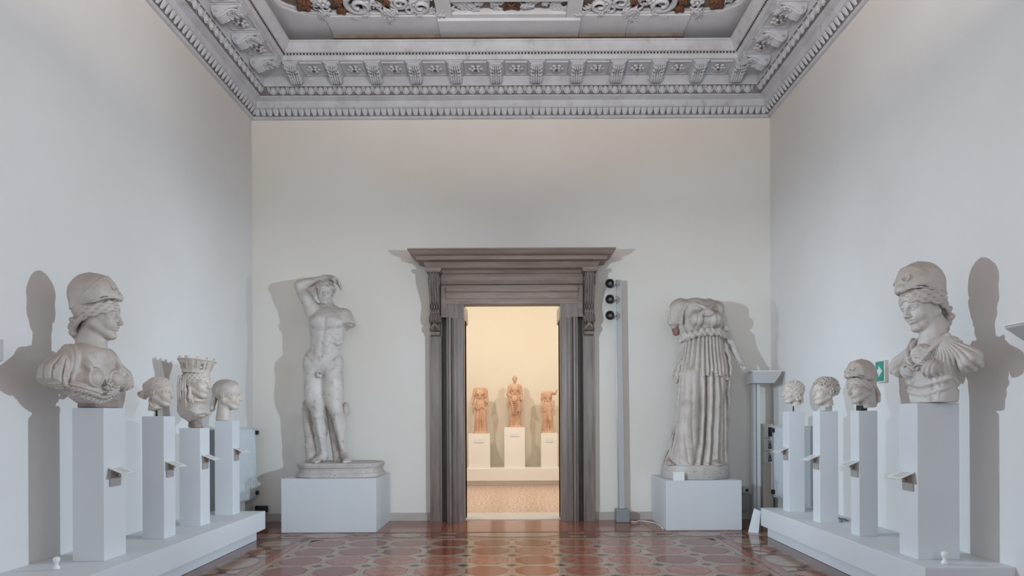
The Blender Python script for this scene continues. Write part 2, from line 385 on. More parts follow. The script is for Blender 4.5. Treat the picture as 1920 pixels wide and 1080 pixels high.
# skirting
bb = MB(); 
for a, b in ((XL, DX-1.21), (DX+1.21, XR)): bb.box(a, b, YB-.03, YB, 0, .10); bb.box(a, b, YB-.022, YB, .10, .115)
struct(bb.build('baseboard_back', M['base']))
struct(MB().box(XL, XL+.03, 8.26, YB-.031, 0, .10).build('baseboard_left', M['base']))
struct(MB().box(XR-.03, XR, 8.33, YB-.031, 0, .10).build('baseboard_right', M['base']))

# ---- doorway surround
door = struct(empty('door_1', (DX, YB, 0)))
def dpart(name, mb, m, label=None, parent=None):
    o = mb.build(name, m, parent or door)
    if label: o['label'] = label
    return o
for sx in (-1, 1):
    def X(a, b): return (min(sx*a, sx*b), max(sx*a, sx*b))
    j = MB()       # moulded inner jamb: profile swept up
    prof = [(.70, .30), (.70, -.10), (.715, -.12), (.795, -.12), (.80, -.145), (.808, -.145), (.812, -.13), (.848, -.13), (.852, -.165), (.862, -.175), (.872, -.165), (.876, -.15), (.89, -.19), (.91, -.20), (.92, -.19), (.925, -.16), (.95, -.16), (.955, -.12), (.955, 0.0), (.955, .035), (.70, .035)]
    p2 = [(sx*u, v) for u, v in prof]
    if sx < 0: p2 = p2[::-1]
    j.prism(p2, 'z', 0.0, 2.96)
    dpart('jamb', j, M['stone'])
    q = MB()       # ear of the jamb and the corner block up to the lintel
    q.box(*X(.70, .955), -.125, 0.035, 2.96, 3.16); q.box(*X(.955, 1.03), -.13, 0.0, 2.98, 3.10); q.box(*X(.70, .74), 0.0, .69, 2.96, 3.19)
    q.box(*X(.92, 1.03), -.155, -.12, 2.965, 3.0)
    dpart('jamb_head', q, M['stone'])
    r_ = MB(); r_.box(*X(.955, 1.03), -.03, 0, 0, 3.0); dpart('recess_strip', r_, M['stone_shade'])
    pl = MB(); pl.box(*X(1.03, 1.20), -.12, 0, 0, 2.70); pl.box(*X(1.035, 1.05), -.135, -.12, .0, 2.69); pl.box(*X(1.175, 1.195), -.13, -.12, .0, 2.69)
    dpart('pilaster', pl, M['stone'])
    # scrolled console with fluted face and an acanthus leaf below
    co = MB()
    S_ = [(-.335, 3.60), (-.34, 3.52), (-.325, 3.45), (-.30, 3.38), (-.265, 3.30), (-.235, 3.22), (-.215, 3.14), (-.215, 3.08), (-.235, 3.02), (-.245, 2.96), (-.23, 2.90), (-.19, 2.87), (-.17, 2.83), (-.17, 2.72), (-.12, 2.69), (0, 2.69), (0, 3.60)]
    p2 = S_
    a, b = X(1.035, 1.195); co.prism(p2, 'x', a+.012, b-.012)
    cons = dpart('console', co, M['stone'])
    for k in range(4):
        u = a+.025+k*.036
        fl = MB(); fl.tube([(u, y-.004, z) for y, z in S_[:12]], .014, 6)
        fl.build('flute', M['stone'], cons)
    lf = MB()
    for k in range(7):
        ang = (k-3)*.30; x0 = (a+b)/2
        lf.tube([(x0, -.20, 2.90), (x0+math.sin(ang)*.045, -.232, 2.86-.015*abs(k-3)), (x0+math.sin(ang)*.085, -.20, 2.80-.02*math.cos(ang)), (x0+math.sin(ang)*.082, -.185, 2.755)], [.016, .02, .017, .006], 6)
    lf.box(a+.02, b-.02, -.19, -.17, 2.71, 2.73)
    lf.build('acanthus_leaf', M['stone'], cons)
    vo = MB()
    for yy, zz, rr in ((-.235, 3.47, .085), (-.17, 2.93, .06)):
        for k in range(2):
            xx = a+.006 if k == 0 else b-.006
            vo.tube([(xx, yy+math.cos(t*.5)*rr*(1-t/30.0), zz+math.sin(t*.5)*rr*(1-t/30.0)) for t in range(26)], .010, 5)
    vo.build('volute', M['stone'], cons)
    ab = MB(); ab.box(a-.03, b+.03, -.36, 0, 3.60, 3.64); ab.box(a-.015, b+.015, -.35, 0, 3.585, 3.60); dpart('abacus', ab, M['stone_h'])
li = MB()      # lintel: moulded architrave
prof = [(.035, 3.15), (-.10, 3.15), (-.125, 3.165), (-.125, 3.235), (-.135, 3.24), (-.135, 3.325), (-.15, 3.33), (-.165, 3.35), (-.17, 3.37), (-.165, 3.385), (-.14, 3.39), (-.14, 3.415), (-.10, 3.42), (.035, 3.42)]
li.prism(prof, 'x', -.955, .955); li.box(-1.03, -.955, -.12, 0, 3.10, 3.42); li.box(.955, 1.03, -.12, 0, 3.10, 3.42)
dpart('lintel', li, M['stone_h'])
fr = MB(); fr.prism([(0, 3.42), (-.07, 3.42), (-.07, 3.445), (-.11, 3.455), (-.135, 3.50), (-.14, 3.55), (-.13, 3.60), (0, 3.60)], 'x', -1.03, 1.03); dpart('frieze', fr, M['stone_h'])
# projecting cornice, mitred returns
cp = [(.16, 3.60), (.185, 3.64), (.25, 3.66), (.27, 3.70), (.285, 3.735), (.38, 3.75), (.385, 3.80), (.44, 3.815), (.46, 3.835), (.475, 3.86), (.49, 3.865), (.49, 3.885), (.0, 3.90)]
vs = []; fs = []
for pj, z in cp:
    hx = 1.03+max(pj-.05, 0)*.98
    vs += [(-hx, 0, z), (-hx, -pj, z), (hx, -pj, z), (hx, 0, z)]
for i in range(len(cp)-1):
    for k in range(3): fs.append((i*4+k, i*4+k+1, i*4+4+k+1, i*4+4+k))
    fs.append((i*4+3, i*4, i*4+4, i*4+7))
n = len(cp); fs += [(0, 3, 2, 1), tuple((n-1)*4+k for k in range(4))]
dpart('cornice', MB().add(vs, fs), M['stone_h'])
struct(MB().box(DX-.97, DX+.97, YB+.04, YB+.69, -.02, .012, .004).build('trim_1', M['thresh']))

# ---- the room beyond
struct(MB().box(-5, 5, 15.35, 15.6, -.02, 7).build('wall_far_back', M['cream_wall']))
struct(MB().box(-5.2, -5, YB+.7, 15.6, -.02, 7).build('wall_far_left', M['cream_wall']))
struct(MB().box(5, 5.2, YB+.7, 15.6, -.02, 7).build('wall_far_right', M['cream_wall']))
struct(MB().box(-5, 5, YB+.69, 15.6, 6.9, 7).build('ceiling_far', M['cream_wall']))
struct(MB().box(-5, 5, YB+.69, 15.4, -.1, .0).build('floor_far', M['terrazzo']))
fp = MB(); fp.box(-3.2, 3.2, 14.66, 15.34, .11, .385, .006); fp.box(-3.15, 3.15, 14.75, 15.34, 0, .11)
tag(fp.build('display_platform', M['cream_white']), 'long low cream platform under the three pedestals in the room beyond the door', 'platform')
for x0, x1, z, n_ in ((-1.06, -.58, 1.16, 'cream pedestal under the headless draped marble left of centre beyond the door'), (-.26, .20, 1.295, 'taller cream pedestal in the middle beyond the door'), (.56, .93, 1.165, 'narrow cream pedestal under the marble with raised arm beyond the door')):
    p = empty('pedestal', ((x0+x1)/2, 14.72, .385), 0, n_, 'pedestal', 'pedestals in the room beyond the door')
    hw = (x1-x0)/2
    MB().box(-hw, hw, 0, .46, 0, z-.385, .004).build('plinth_body', M['cream_white'], p)
    MB().box(-hw*.45, hw*.45, -.012, -.001, z-.385-.20, z-.385-.12).build('name_label', M['acrylic'], p)

# ---- mosaic floor of cut marbles
floor = MB().box(XL-.3, XR+.3, YF-.3, YB+.2, -.12, -.006).build('floor', M['joint']); struct(floor)
rf = random.Random(4)
def ngon(c, rx, ry, n, a0=0): return [(c[0]+rx*math.cos(a0+2*PI*k/n), c[1]+ry*math.sin(a0+2*PI*k/n)) for k in range(n)]
near_tiles = {}        # tiles nearer than the frame shows: joined per stone
def tile(name, poly, m, h=.0):
    if max(p[1] for p in poly) < 5.75:
        near_tiles.setdefault(m.name, (MB(), m))[0].prism(poly, 'z', -.03, h); return None
    o = MB().prism(poly, 'z', -.03, h).build(name, m, floor); return o
def inset(poly, g):
    cx = sum(p[0] for p in poly)/len(poly); cy = sum(p[1] for p in poly)/len(poly)
    out = []
    for x, y in poly:
        d = math.hypot(x-cx, y-cy); k = (d-g)/d; out.append((cx+(x-cx)*k, cy+(y-cy)*k))
    return out
PX, PY = .497, .483; X0, Y0 = -2.285, 7.955
GX0, GX1 = X0-.27, X0+9*PX+.29
omesh = {}
def shared(key, poly, m):
    if key not in omesh: omesh[key] = meshm(MB().prism(poly, 'z', -.03, 0), 'tile', m)
    return omesh[key]
rx = .212; ry = .206; rot8 = PI/8
octp = [(rx*1.04*math.cos(rot8+k*PI/4), ry*1.04*math.sin(rot8+k*PI/4)) for k in range(8)]
dia = [(.056, 0), (0, .053), (-.056, 0), (0, -.053)]
NR = 14
E1 = X0-.235; E2 = X0+9*PX+.235; T1 = Y0+.235
def clampp(p): return [(min(max(a, E1), E2), min(b, T1)) for a, b in p]
RX, RY = rx*1.04, ry*1.04; s8 = math.sin(rot8); c8 = math.cos(rot8); hx, hy = PX/2, PY/2; o_ = .006
for r_ in range(-1, NR):
    y = Y0-r_*PY
    for c in range(-1, 10):
        x = X0+c*PX
        if r_ >= 0 and c >= 0:
            m = M['tile_red'] if rf.random() < .55 else M['tile_red_light']
            if y < 5.6: tile('tile', [(x+a, y+b) for a, b in octp], m)
            else: inst(shared('o'+m.name, octp, m), 'tile', floor, (x, y, 0))
        # dark diamond between four octagons (half ones along the border)
        if 0 <= c < 9 and 0 <= r_ and y < 5.6: tile('tile', [(x+hx+a, y-hy+b) for a, b in dia], M['tile_dark'])
        elif 0 <= c < 9 and 0 <= r_: inst(shared('d', dia, M['tile_dark']), 'tile', floor, (x+hx, y-hy, 0))
        elif c in (-1, 9) and r_ >= 0: tile('tile', clampp([(x+hx+a, y-hy+b) for a, b in dia]), M['tile_dark'])
        # cream link between horizontal neighbours, reaching round the diamonds
        if r_ >= 0:
            lo = [(x+RX*c8+o_, y-RY*s8), (x+RX*s8+o_, y-RY*c8-o_), (x+hx-.060, y-hy+.003), (x+hx, y-hy+.058), (x+hx+.060, y-hy+.003), (x+PX-RX*s8-o_, y-RY*c8-o_), (x+PX-RX*c8-o_, y-RY*s8)]
            hi = [(a, 2*y-b) for a, b in lo][::-1]
            tile('tile', clampp(lo+hi), M['tile_cream'])
        if c >= 0:
            a = y-RY*c8-o_; b = y-PY+RY*c8+o_; w_ = RX*s8
            tile('tile', clampp([(x-w_, b), (x+w_, b), (x+hx-.060, y-hy), (x+w_, a), (x-w_, a), (x-hx+.060, y-hy)]), M['tile_cream'])
# straight borders round the field: cream band, red line, then the outer band of mixed stones
tile('border_strip', [(E1-.07, YF), (E1-.005, YF), (E1-.005, T1-.18), (E1-.07, T1-.16)], M['tile_cream'])
tile('border_strip', [(E2+.005, YF), (E2+.07, YF), (E2+.07, T1-.16), (E2+.005, T1-.18)], M['tile_cream'])
for sx, E in ((-1, E1), (1, E2)):    # rounded shoulders at the far corners
    poly = [(E+sx*.07, T1-.16), (E+sx*.005, T1-.18), (E-sx*.06, T1-.05), (E-sx*.17, T1+.005), (E-sx*.17, T1+.07), (E-sx*.02, T1+.0)]
    tile('border_strip', poly[::(1 if sx > 0 else -1)], M['tile_cream'])
nb = 9; xs = [E1+.17+(E2-E1-.34)*k/nb for k in range(nb+1)]
for k in range(nb): tile('border_strip', [(xs[k]+.003, T1+.005), (xs[k+1]-.003, T1+.005), (xs[k+1]-.003, T1+.07), (xs[k]+.003, T1+.07)], M['tile_cream'])
for E, sx in ((E1, -1), (E2, 1)):
    ys = [T1-.1-k*.62 for k in range(12)]
    for k in range(11):
        a, b = sorted((E+sx*.078, E+sx*.15)); tile('border_strip', [(a, ys[k+1]+.003), (b, ys[k+1]+.003), (b, ys[k]-.003), (a, ys[k]-.003)], M['tile_red_light'])
for k in range(nb): tile('border_strip', [(xs[k]+.003, T1+.078), (xs[k+1]-.003, T1+.078), (xs[k+1]-.003, T1+.125), (xs[k]+.003, T1+.125)], M['tile_red'])
MB().box(XL, XR, T1+.13, T1+.56, -.03, -.0035).build('border_ground', M['tile_brown'], floor)
MB().box(XL, E1-.155, YF, T1+.128, -.03, -.0035).build('border_ground', M['tile_brown'], floor)
MB().box(E2+.155, XR, YF, T1+.128, -.03, -.0035).build('border_ground', M['tile_brown'], floor)
for sx, E in ((-1, E1), (1, E2)): MB().box(min(E-sx*.2, E+sx*.077), max(E-sx*.2, E+sx*.077), T1-.2, T1+.128, -.03, -.004).build('border_ground', M['tile_red'], floor)
# outer frieze: ovals, hexagons, squares and darts
fy0, fy1 = T1+.15, T1+.50; fyc = (fy0+fy1)/2
cyc = 0; x = E1-.1
tile('oval_tile', ngon((DX, fyc), .60, .15, 28), M['tile_cream'])
for sx in (-1, 1):
    u = .70
    seq = ['bars', 'sq', 'hex', 'dart', 'bars', 'oval', 'bars', 'hex', 'sq']
    wd = dict(bars=.26, sq=.15, hex=.44, dart=.20, oval=.58)
    for kind in seq:
        w_ = wd[kind]; cx = DX+sx*(u+w_/2)
        if kind == 'bars':
            tile('tile', [(cx-w_*.42, fy0+.02), (cx+w_*.42, fy0+.02), (cx+w_*.34, fy0+.10), (cx-w_*.34, fy0+.10)], M['tile_cream'])
            tile('tile', [(cx-w_*.34, fy1-.10), (cx+w_*.34, fy1-.10), (cx+w_*.42, fy1-.02), (cx-w_*.42, fy1-.02)], M['tile_cream'])
            tile('tile', ngon((cx, fyc), w_*.40, .05, 4), M['tile_red'])
        elif kind == 'sq': tile('tile', ngon((cx, fyc), .095, .14, 4, PI/4), M['tile_red'])
        elif kind == 'hex': tile('tile', ngon((cx, fyc), .21, .165, 8, PI/8), M['tile_cream'])
        elif kind == 'dart': tile('tile', [(cx-.08, fy0+.03), (cx+.08, fy0+.03), (cx+.03, fyc), (cx+.08, fy1-.03), (cx-.08, fy1-.03), (cx-.03, fyc)], M['tile_cream'])
        else: tile('oval_tile', ngon((cx, fyc), .275, .17, 24), M['tile_cream'])
        u += w_+.02
    E = E1 if sx < 0 else E2; cx = E+sx*.38
    y = T1+.0; k = 0
    while y > 1.5:
        kind = ['hex', 'darts', 'sq', 'darts', 'oval', 'darts', 'sq', 'darts'][k % 8]; k += 1
        if kind == 'hex': tile('tile', ngon((cx, y-.20), .19, .19, 8, PI/8), M['tile_cream']); y -= .42
        elif kind == 'oval': tile('oval_tile', ngon((cx, y-.28), .19, .27, 24), M['tile_cream']); y -= .58
        elif kind == 'sq': tile('tile', ngon((cx, y-.11), .15, .15, 4, 0), M['tile_red_light']); y -= .24
        else:
            for q in (-1, 1): tile('tile', [(cx+q*.17, y-.17), (cx+q*.05, y-.13), (cx+q*.05, y-.03), (cx+q*.17, y+.0)][::q], M['tile_cream'])
            tile('tile', ngon((cx, y-.08), .045, .06, 4), M['tile_dark']); y -= .18
for mb_, m_ in near_tiles.values(): tag(mb_.build('tile', m_, floor), kind='stuff')
# big plain slabs by the back wall
xx = [XL+.03, -2.9, -1.9, -1.0, .9, 1.8, 2.8, XR-.03]
for k in range(7): tile('slab', [(xx[k]+.004, fy1+.07), (xx[k+1]-.004, fy1+.07), (xx[k+1]-.004, YB+.0), (xx[k]+.004, YB+.0)], M['tile_brown'] if k in (0, 6) else M['tile_red_light'])
for k in range(7): tile('border_strip', [(xx[k]+.004, fy1+.015), (xx[k+1]-.004, fy1+.015), (xx[k+1]-.004, fy1+.06), (xx[k]+.004, fy1+.06)], M['tile_red'])
# ------------------------------------------------------------------ cornice and ceiling
# profile: (distance from the wall, height)
CP = [(0, 5.90), (.035, 5.905), (.04, 5.93), (.05, 5.935), (.085, 6.01), (.115, 6.02), (.115, 6.03), (.125, 6.035), (.13, 6.12), (.215, 6.145), (.215, 6.16), (.235, 6.165), (.265, 6.25), (.29, 6.255), (.30, 6.385),
      (.315, 6.39), (.70, 6.40), (.715, 6.40), (.72, 6.455), (.735, 6.46), (.735, 6.48), (.76, 6.485), (.80, 6.53), (.835, 6.575), (.85, 6.58), (.85, 6.60)]
BANDS = [('foot_fillet', 0, 3), ('lower_moulding', 3, 5), ('leaf_fillet', 5, 7), ('fascia', 7, 10), ('egg_band', 10, 13), ('upper_band', 13, 15), ('soffit', 15, 18), ('bead_fillet', 18, 20), ('crown_moulding', 20, 25)]
def sweep(side, i0, i1):
    """mitred run of the profile along one wall"""
    mb = MB(); vs = []
    for e, z in CP[i0:i1+1]:
        if side == 'back': vs += [(XL+e, YB-e, z), (XR-e, YB-e, z)]
        elif side == 'left': vs += [(XL+e, YF, z), (XL+e, YB-e, z)]
        elif side == 'right': vs += [(XR-e, YB-e, z), (XR-e, YF, z)]
    n = i1-i0+1
    mb.add(vs, [(2*k, 2*k+1, 2*k+3, 2*k+2) for k in range(n-1)]); return mb
# unit pieces, built for the back wall: origin on the wall line, x along it, y towards -Y from the wall, z up
def P(e, z): return (0, -e, z)
leaf = MB()      # lamb's-tongue leaf hanging at the foot of the cornice
for k in range(5):
    z = 6.012-.019*k; e = .118-.014*k; hw = (.043, .041, .037, .030, .017)[k]; b = (.006, .012, .016, .016, .008)[k]
    leaf.v += [(-hw, -e, z), (-hw*.5, -e-b*.7, z), (0, -e-b, z), (hw*.5, -e-b*.7, z), (hw, -e, z)]
leaf.f = [(5*k+j, 5*k+5+j, 5*k+6+j, 5*k+1+j) for k in range(4) for j in range(4)]; leaf.sm = [True]*16
leaf.add([(-.010, -.075, 6.015), (.010, -.075, 6.015), (.010, -.05, 5.945), (-.010, -.05, 5.945)], [(0, 1, 2, 3)])
egg = MB()
egg.blob((0, -.262, 6.212), (.040, .024, .046), 10, 6)
egg.tube([(-.050, -.275, 6.25), (-.052, -.265, 6.215), (-.036, -.255, 6.176), (0, -.25, 6.160), (.036, -.255, 6.176), (.052, -.265, 6.215), (.050, -.275, 6.25)], [.009, .010, .010, .010, .010, .010, .009], 5)
dart = MB(); dart.tube([(0, -.285, 6.25), (0, -.272, 6.21), (0, -.245, 6.168)], [.011, .009, .003], 5)
def modillion():
    o = MB()
    prof = [(.0, .0), (.0, -.04), (.0, -.04)]
    S_ = [(-.30, 6.388), (-.66, 6.388), (-.665, 6.36), (-.63, 6.345), (-.58, 6.352), (-.52, 6.345), (-.47, 6.32), (-.43, 6.28), (-.375, 6.262), (-.335, 6.27), (-.31, 6.30)]
    o.prism([(y, z) for y, z in S_], 'x', -.078, .078)
    o.box(-.115, .115, -.69, -.30, 6.388, 6.40); o.box(-.10, .10, -.675, -.30, 6.378, 6.388)
    return o
def acan():
    o = MB(); rr = random.Random(3)
    for k in range(-2, 3):     # ribs of the leaf running under the bracket
        x = k*.030
        o.tube([(x*.9, -.31, 6.285), (x, -.375, 6.252), (x*1.05, -.44, 6.275), (x*1.1, -.49, 6.318), (x*1.1, -.55, 6.338), (x*.9, -.62, 6.325-.008*(2-abs(k))), (x*.8, -.645, 6.345)], [.010, .015, .015, .014, .015, .013, .006], 5)
    for s_ in (-1, 1):
        for k in range(5):
            y = -.36-.062*k; z = 6.262+.017*k
            o.tube([(s_*.02, y, z), (s_*.062, y-.016, z-.004), (s_*.085, y-.030, z+.012)], [.008, .013, .004], 5)
        for zc, yc, rr_ in ((6.345, -.625, .028), (6.30, -.355, .030)):
            o.tube([(s_*.082, yc+math.cos(t*.7)*rr_*(1-t/16.0), zc+math.sin(t*.7)*rr_*(1-t/16.0)) for t in range(14)], .006, 4)
    return o
def rosette():
    o = MB()
    for ring_, r, n, s_ in ((0, .075, 6, .034), (1, .04, 5, .024)):
        for k in range(n):
            a = 2*PI*k/n+ring_*.5
            o.blob((r*math.cos(a), r*math.sin(a), -.012-.014*ring_), (s_, s_, .014), 6, 4)
    return o
def lozenge_frame():
    o = MB()
    for a, b, c, d in ((-.155, -.14, -.17, .17), (.14, .155, -.17, .17), (-.155, .155, -.17, -.155), (-.155, .155, .155, .17)): o.box(a, b, c, d, -.012, .004)
    return o
me_leaf = meshm(leaf, 'leaf_ornament', M['ceil']); me_egg = meshm(egg, 'egg_ornament', M['ceil']); me_dart = meshm(dart, 'dart_ornament', M['ceil'])
me_mod = meshm(modillion(), 'bracket', M['ceil']); me_ac = meshm(acan(), 'acanthus', M['ceil']); me_ros = meshm(rosette(), 'rosette', M['ceil'])
hb = MB(); hb.blob((0, 0, -.035), (.020, .020, .016), 8, 5); me_hub = meshm(hb, 'rosette_hub', M['brown']); me_frame = meshm(lozenge_frame(), 'coffer_frame', M['ceil'])
def place(me, name, parent, side, t, e=0.0, z=0.0):
    """t = position along the wall; e = distance from the wall for centred pieces"""
    if side == 'back': return inst(me, name, parent, (t, YB-e, z))
    if side == 'left': return inst(me, name, parent, (XL+e, t, z), (0, 0, PI/2))
    return inst(me, name, parent, (XR-e, t, z), (0, 0, -PI/2))
ccnt = {}
for num, side in ((2, 'back'), (3, 'left'), (4, 'right')):
    cor = struct(empty('trim_%d' % num, (0, 0, 0)))
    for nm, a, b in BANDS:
        o = sweep(side, a, b).build(nm, M['ceil_shade'] if nm in ('lower_moulding', 'egg_band') else M['ceil'], cor)
    if side == 'back': lo, hi, near = XL, XR, XL
    else: lo, hi, near = 1.0, YB, 6.6
    def run(me, name, pitch, ins, e=0, z=0, off=0, lim=None):
        n = int((hi-lo-2*ins)/pitch) if side == 'back' else int((hi-ins-lo)/pitch)
        far = []
        for k in range(n+1):
            t = (lo+ins+(hi-lo-2*ins-n*pitch)/2+k*pitch) if side == 'back' else hi-ins-k*pitch
            if side != 'back' and t < (lim or near): far.append(t); continue
            place(me, name, cor, side, t, e, z)
        if far:                                     # beyond the frame: joined
            mb = MB(); vs = [tuple(v.co) for v in me.vertices]; fs = [tuple(p.vertices) for p in me.polygons]
            for t in far: mb.add([((XL+e-y, t+x, zz+z) if side == 'left' else (XR-e+y, t-x, zz+z)) for x, y, zz in vs], fs, True)
            tag(mb.build(name, me.materials[0], cor), kind='stuff')
    run(me_leaf, 'leaf_ornament', .0925, .11); run(me_egg, 'egg_ornament', .136, .35); run(me_dart, 'dart_ornament', .136, .35-.068)
    # brackets, rosettes in their coffers
    if side == 'back': cs = [-3.15+.565*k+.07 for k in range(12)]
    else: cs = [YB-.75-.565*k for k in range(12)]
    for k, t in enumerate(cs):
        if side != 'back' and t < 3: break
        b = place(me_mod, 'bracket', cor, side, t); inst(me_ac, 'acanthus_leaf', b)
        u = t+.2825 if side == 'back' else t-.2825
        if side == 'back' and k == 11: u = None
        if u is not None:
            f = place(me_frame, 'coffer_frame', cor, side, u, .50, 6.392); r = inst(me_ros, 'rosette', f); inst(me_hub, 'rosette_hub', f)
    # bead string
    mb = MB(); t = lo+.74 if side == 'back' else 5.0
    end = hi-.74
    while t < end:
        mb.blob((t, 0, 0), (.015, .013, .013), 6, 4); t += .045
    def fx(x, y, z):
        if side == 'back': return (x, YB-.74+y, 6.468+z)
        if side == 'left': return (XL+.74-y, x, 6.468+z)
        return (XR-.74+y, x, 6.468+z)
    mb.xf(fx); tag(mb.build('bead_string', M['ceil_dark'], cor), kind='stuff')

# ceiling: plates with open joints round a sunk field of scrollwork
ZC = 6.72; AX0, AX1 = -3.04, 2.95; AY1 = 8.56
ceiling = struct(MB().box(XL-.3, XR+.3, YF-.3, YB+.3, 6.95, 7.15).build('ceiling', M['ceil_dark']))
def plate(x0, x1, y0, y1, z0=ZC, name='plate', m='ceil_plate'): return MB().box(x0, x1, y0, y1, z0, 6.95, .004).build(name, M[m], ceiling)
jx = [XL, -2.45, -.995, .875, 1.51, 2.30, XR]
plate(jx[0], jx[1]-.004, AY1, YB); plate(jx[1], jx[2]-.004, AY1, YB, ZC-.015); plate(jx[2], jx[3]-.004, AY1+.05, YB, ZC-.045); plate(jx[3], jx[4]-.004, AY1, YB, ZC-.012); plate(jx[4], jx[5]-.004, AY1, YB, ZC-.015); plate(jx[5], jx[6], AY1, YB)
plate(XL, AX0, YF, AY1-.004); plate(AX1, XR, YF, AY1-.004)
for k, (a, b) in enumerate(((-2.45, -.999), (-.995, .871), (.875, 1.506), (1.51, 2.296))):
    MB().box(a+.002, b, 8.955, 9.2, ZC-.06, ZC-.012).build('plate_fillet', M['ceil_tan'], ceiling)
for sx, cx in ((-1, AX0), (1, AX1)):      # concave corner plates
    c0 = (cx-sx*.55, AY1-.42)
    arc = [(c0[0]+sx*.55*math.sin(a), c0[1]+.42*math.cos(a)) for a in [PI/2*k/10 for k in range(11)]]
    poly = arc+[(cx, AY1)]
    MB().prism(poly if sx < 0 else poly[::-1], 'z', ZC, 6.95).build('corner_plate', M['ceil_plate'], ceiling)
plate(-.80, .71, 5.0, AY1+.05, ZC+.01, 'field_panel', 'ceil_plate') if False else None
# central bordered panel with small leaves and a brown ribbon
for a, b, c, d in ((-.995, -.80, 7.2, AY1+.05), (.68, .875, 7.2, AY1+.05), (-.80, .68, AY1-.03, AY1+.05), (-.80, .68, 8.20, 8.28)): plate(a, b-.003, c, d, ZC-.01, 'panel_frame')
back_ = MB().box(-.80, .68, 7.0, 8.53, 6.79, 6.95).build('panel_ground', M['ceil_tan'], ceiling)
def leafm(L, Wd, lobes=3):
    o = MB()
    o.tube([(0, 0, 0), (L*.35, 0, -.03), (L*.75, L*.06, -.035), (L, L*.14, -.005)], [.012, Wd*.55, Wd*.42, .006], 6, flat=.5)
    for k in range(lobes):
        t = .2+.22*k
        for s_ in (-1, 1): o.tube([(L*t, 0, -.02), (L*(t+.12), s_*Wd*.9, -.035), (L*(t+.26), s_*Wd*1.25, -.012)], [.012, Wd*.36, .006], 5, flat=.6)
    return o
def voluted(r, turns=1.6, th=.03, tail=0.0):
    pts = []; rad = []
    n = 34
    if tail: 
        for k in range(5): pts.append((-tail*(1-k/5.0), -r-.0-.03*math.sin(k), 0)); rad.append(th*(.4+.12*k))
    for k in range(n):
        t = k/(n-1.0); a = -PI/2+turns*2*PI*t; q = r*(1-.80*t)
        pts.append((q*math.cos(a), q*math.sin(a), -.03*t)); rad.append(th*(1-.5*t))
    return MB().tube(pts, rad, 7)
me_leafs = [meshm(leafm(.26, .055), 'acanthus', M['ceil']), meshm(leafm(.16, .045, 2), 'acanthus', M['ceil'])]
me_vol = [meshm(voluted(.16, 1.5, .036, .3), 'scroll', M['ceil']), meshm(voluted(.10, 1.4, .024, .16), 'scroll', M['ceil'])]
fl = MB(); 
for k in range(6): fl.blob((.045*math.cos(k*PI/3), .045*math.sin(k*PI/3), -.01), (.030, .030, .02), 6, 4)
fl.blob((0, 0, -.02), (.02, .02, .02), 6, 4)
me_flower = meshm(fl, 'flower', M['ceil']); 
fl2 = MB()
for k in range(9): fl2.blob((.075*math.cos(k*.7)*(.5+.5*(k % 2)), .075*math.sin(k*.7)*(.5+.5*(k % 2)), -.01), (.038, .038, .03), 6, 4)
me_brown = meshm(fl2, 'fruit_boss', M['brown'])
rc = random.Random(11); ZR = 6.90
MB().box(AX0, AX1, 5.2, AY1-.004, 6.80, 6.95).build('field_ground', M['ceil_tan'], ceiling)
for k in range(66):
    x = -.77+rc.random()*1.42; y = 8.24+rc.random()*.22 if k < 52 else 7.3+rc.random()*.8
    if abs(x+.03) < .10 and k < 52: continue
    inst(rc.choice([me_flower, me_leafs[1], me_flower]), 'small_leaf', ceiling, (x, y+.07, 6.775), (0, 0, rc.uniform(0, 6.28)), (.9,)*3)
for s_ in (-1, 1):
    MB().tube([(-.03-s_*.10, 8.32, 6.765), (-.03, 8.42, 6.745), (-.03+s_*.10, 8.52, 6.765)], .018, 6).build('ribbon', M['brown'], ceiling)
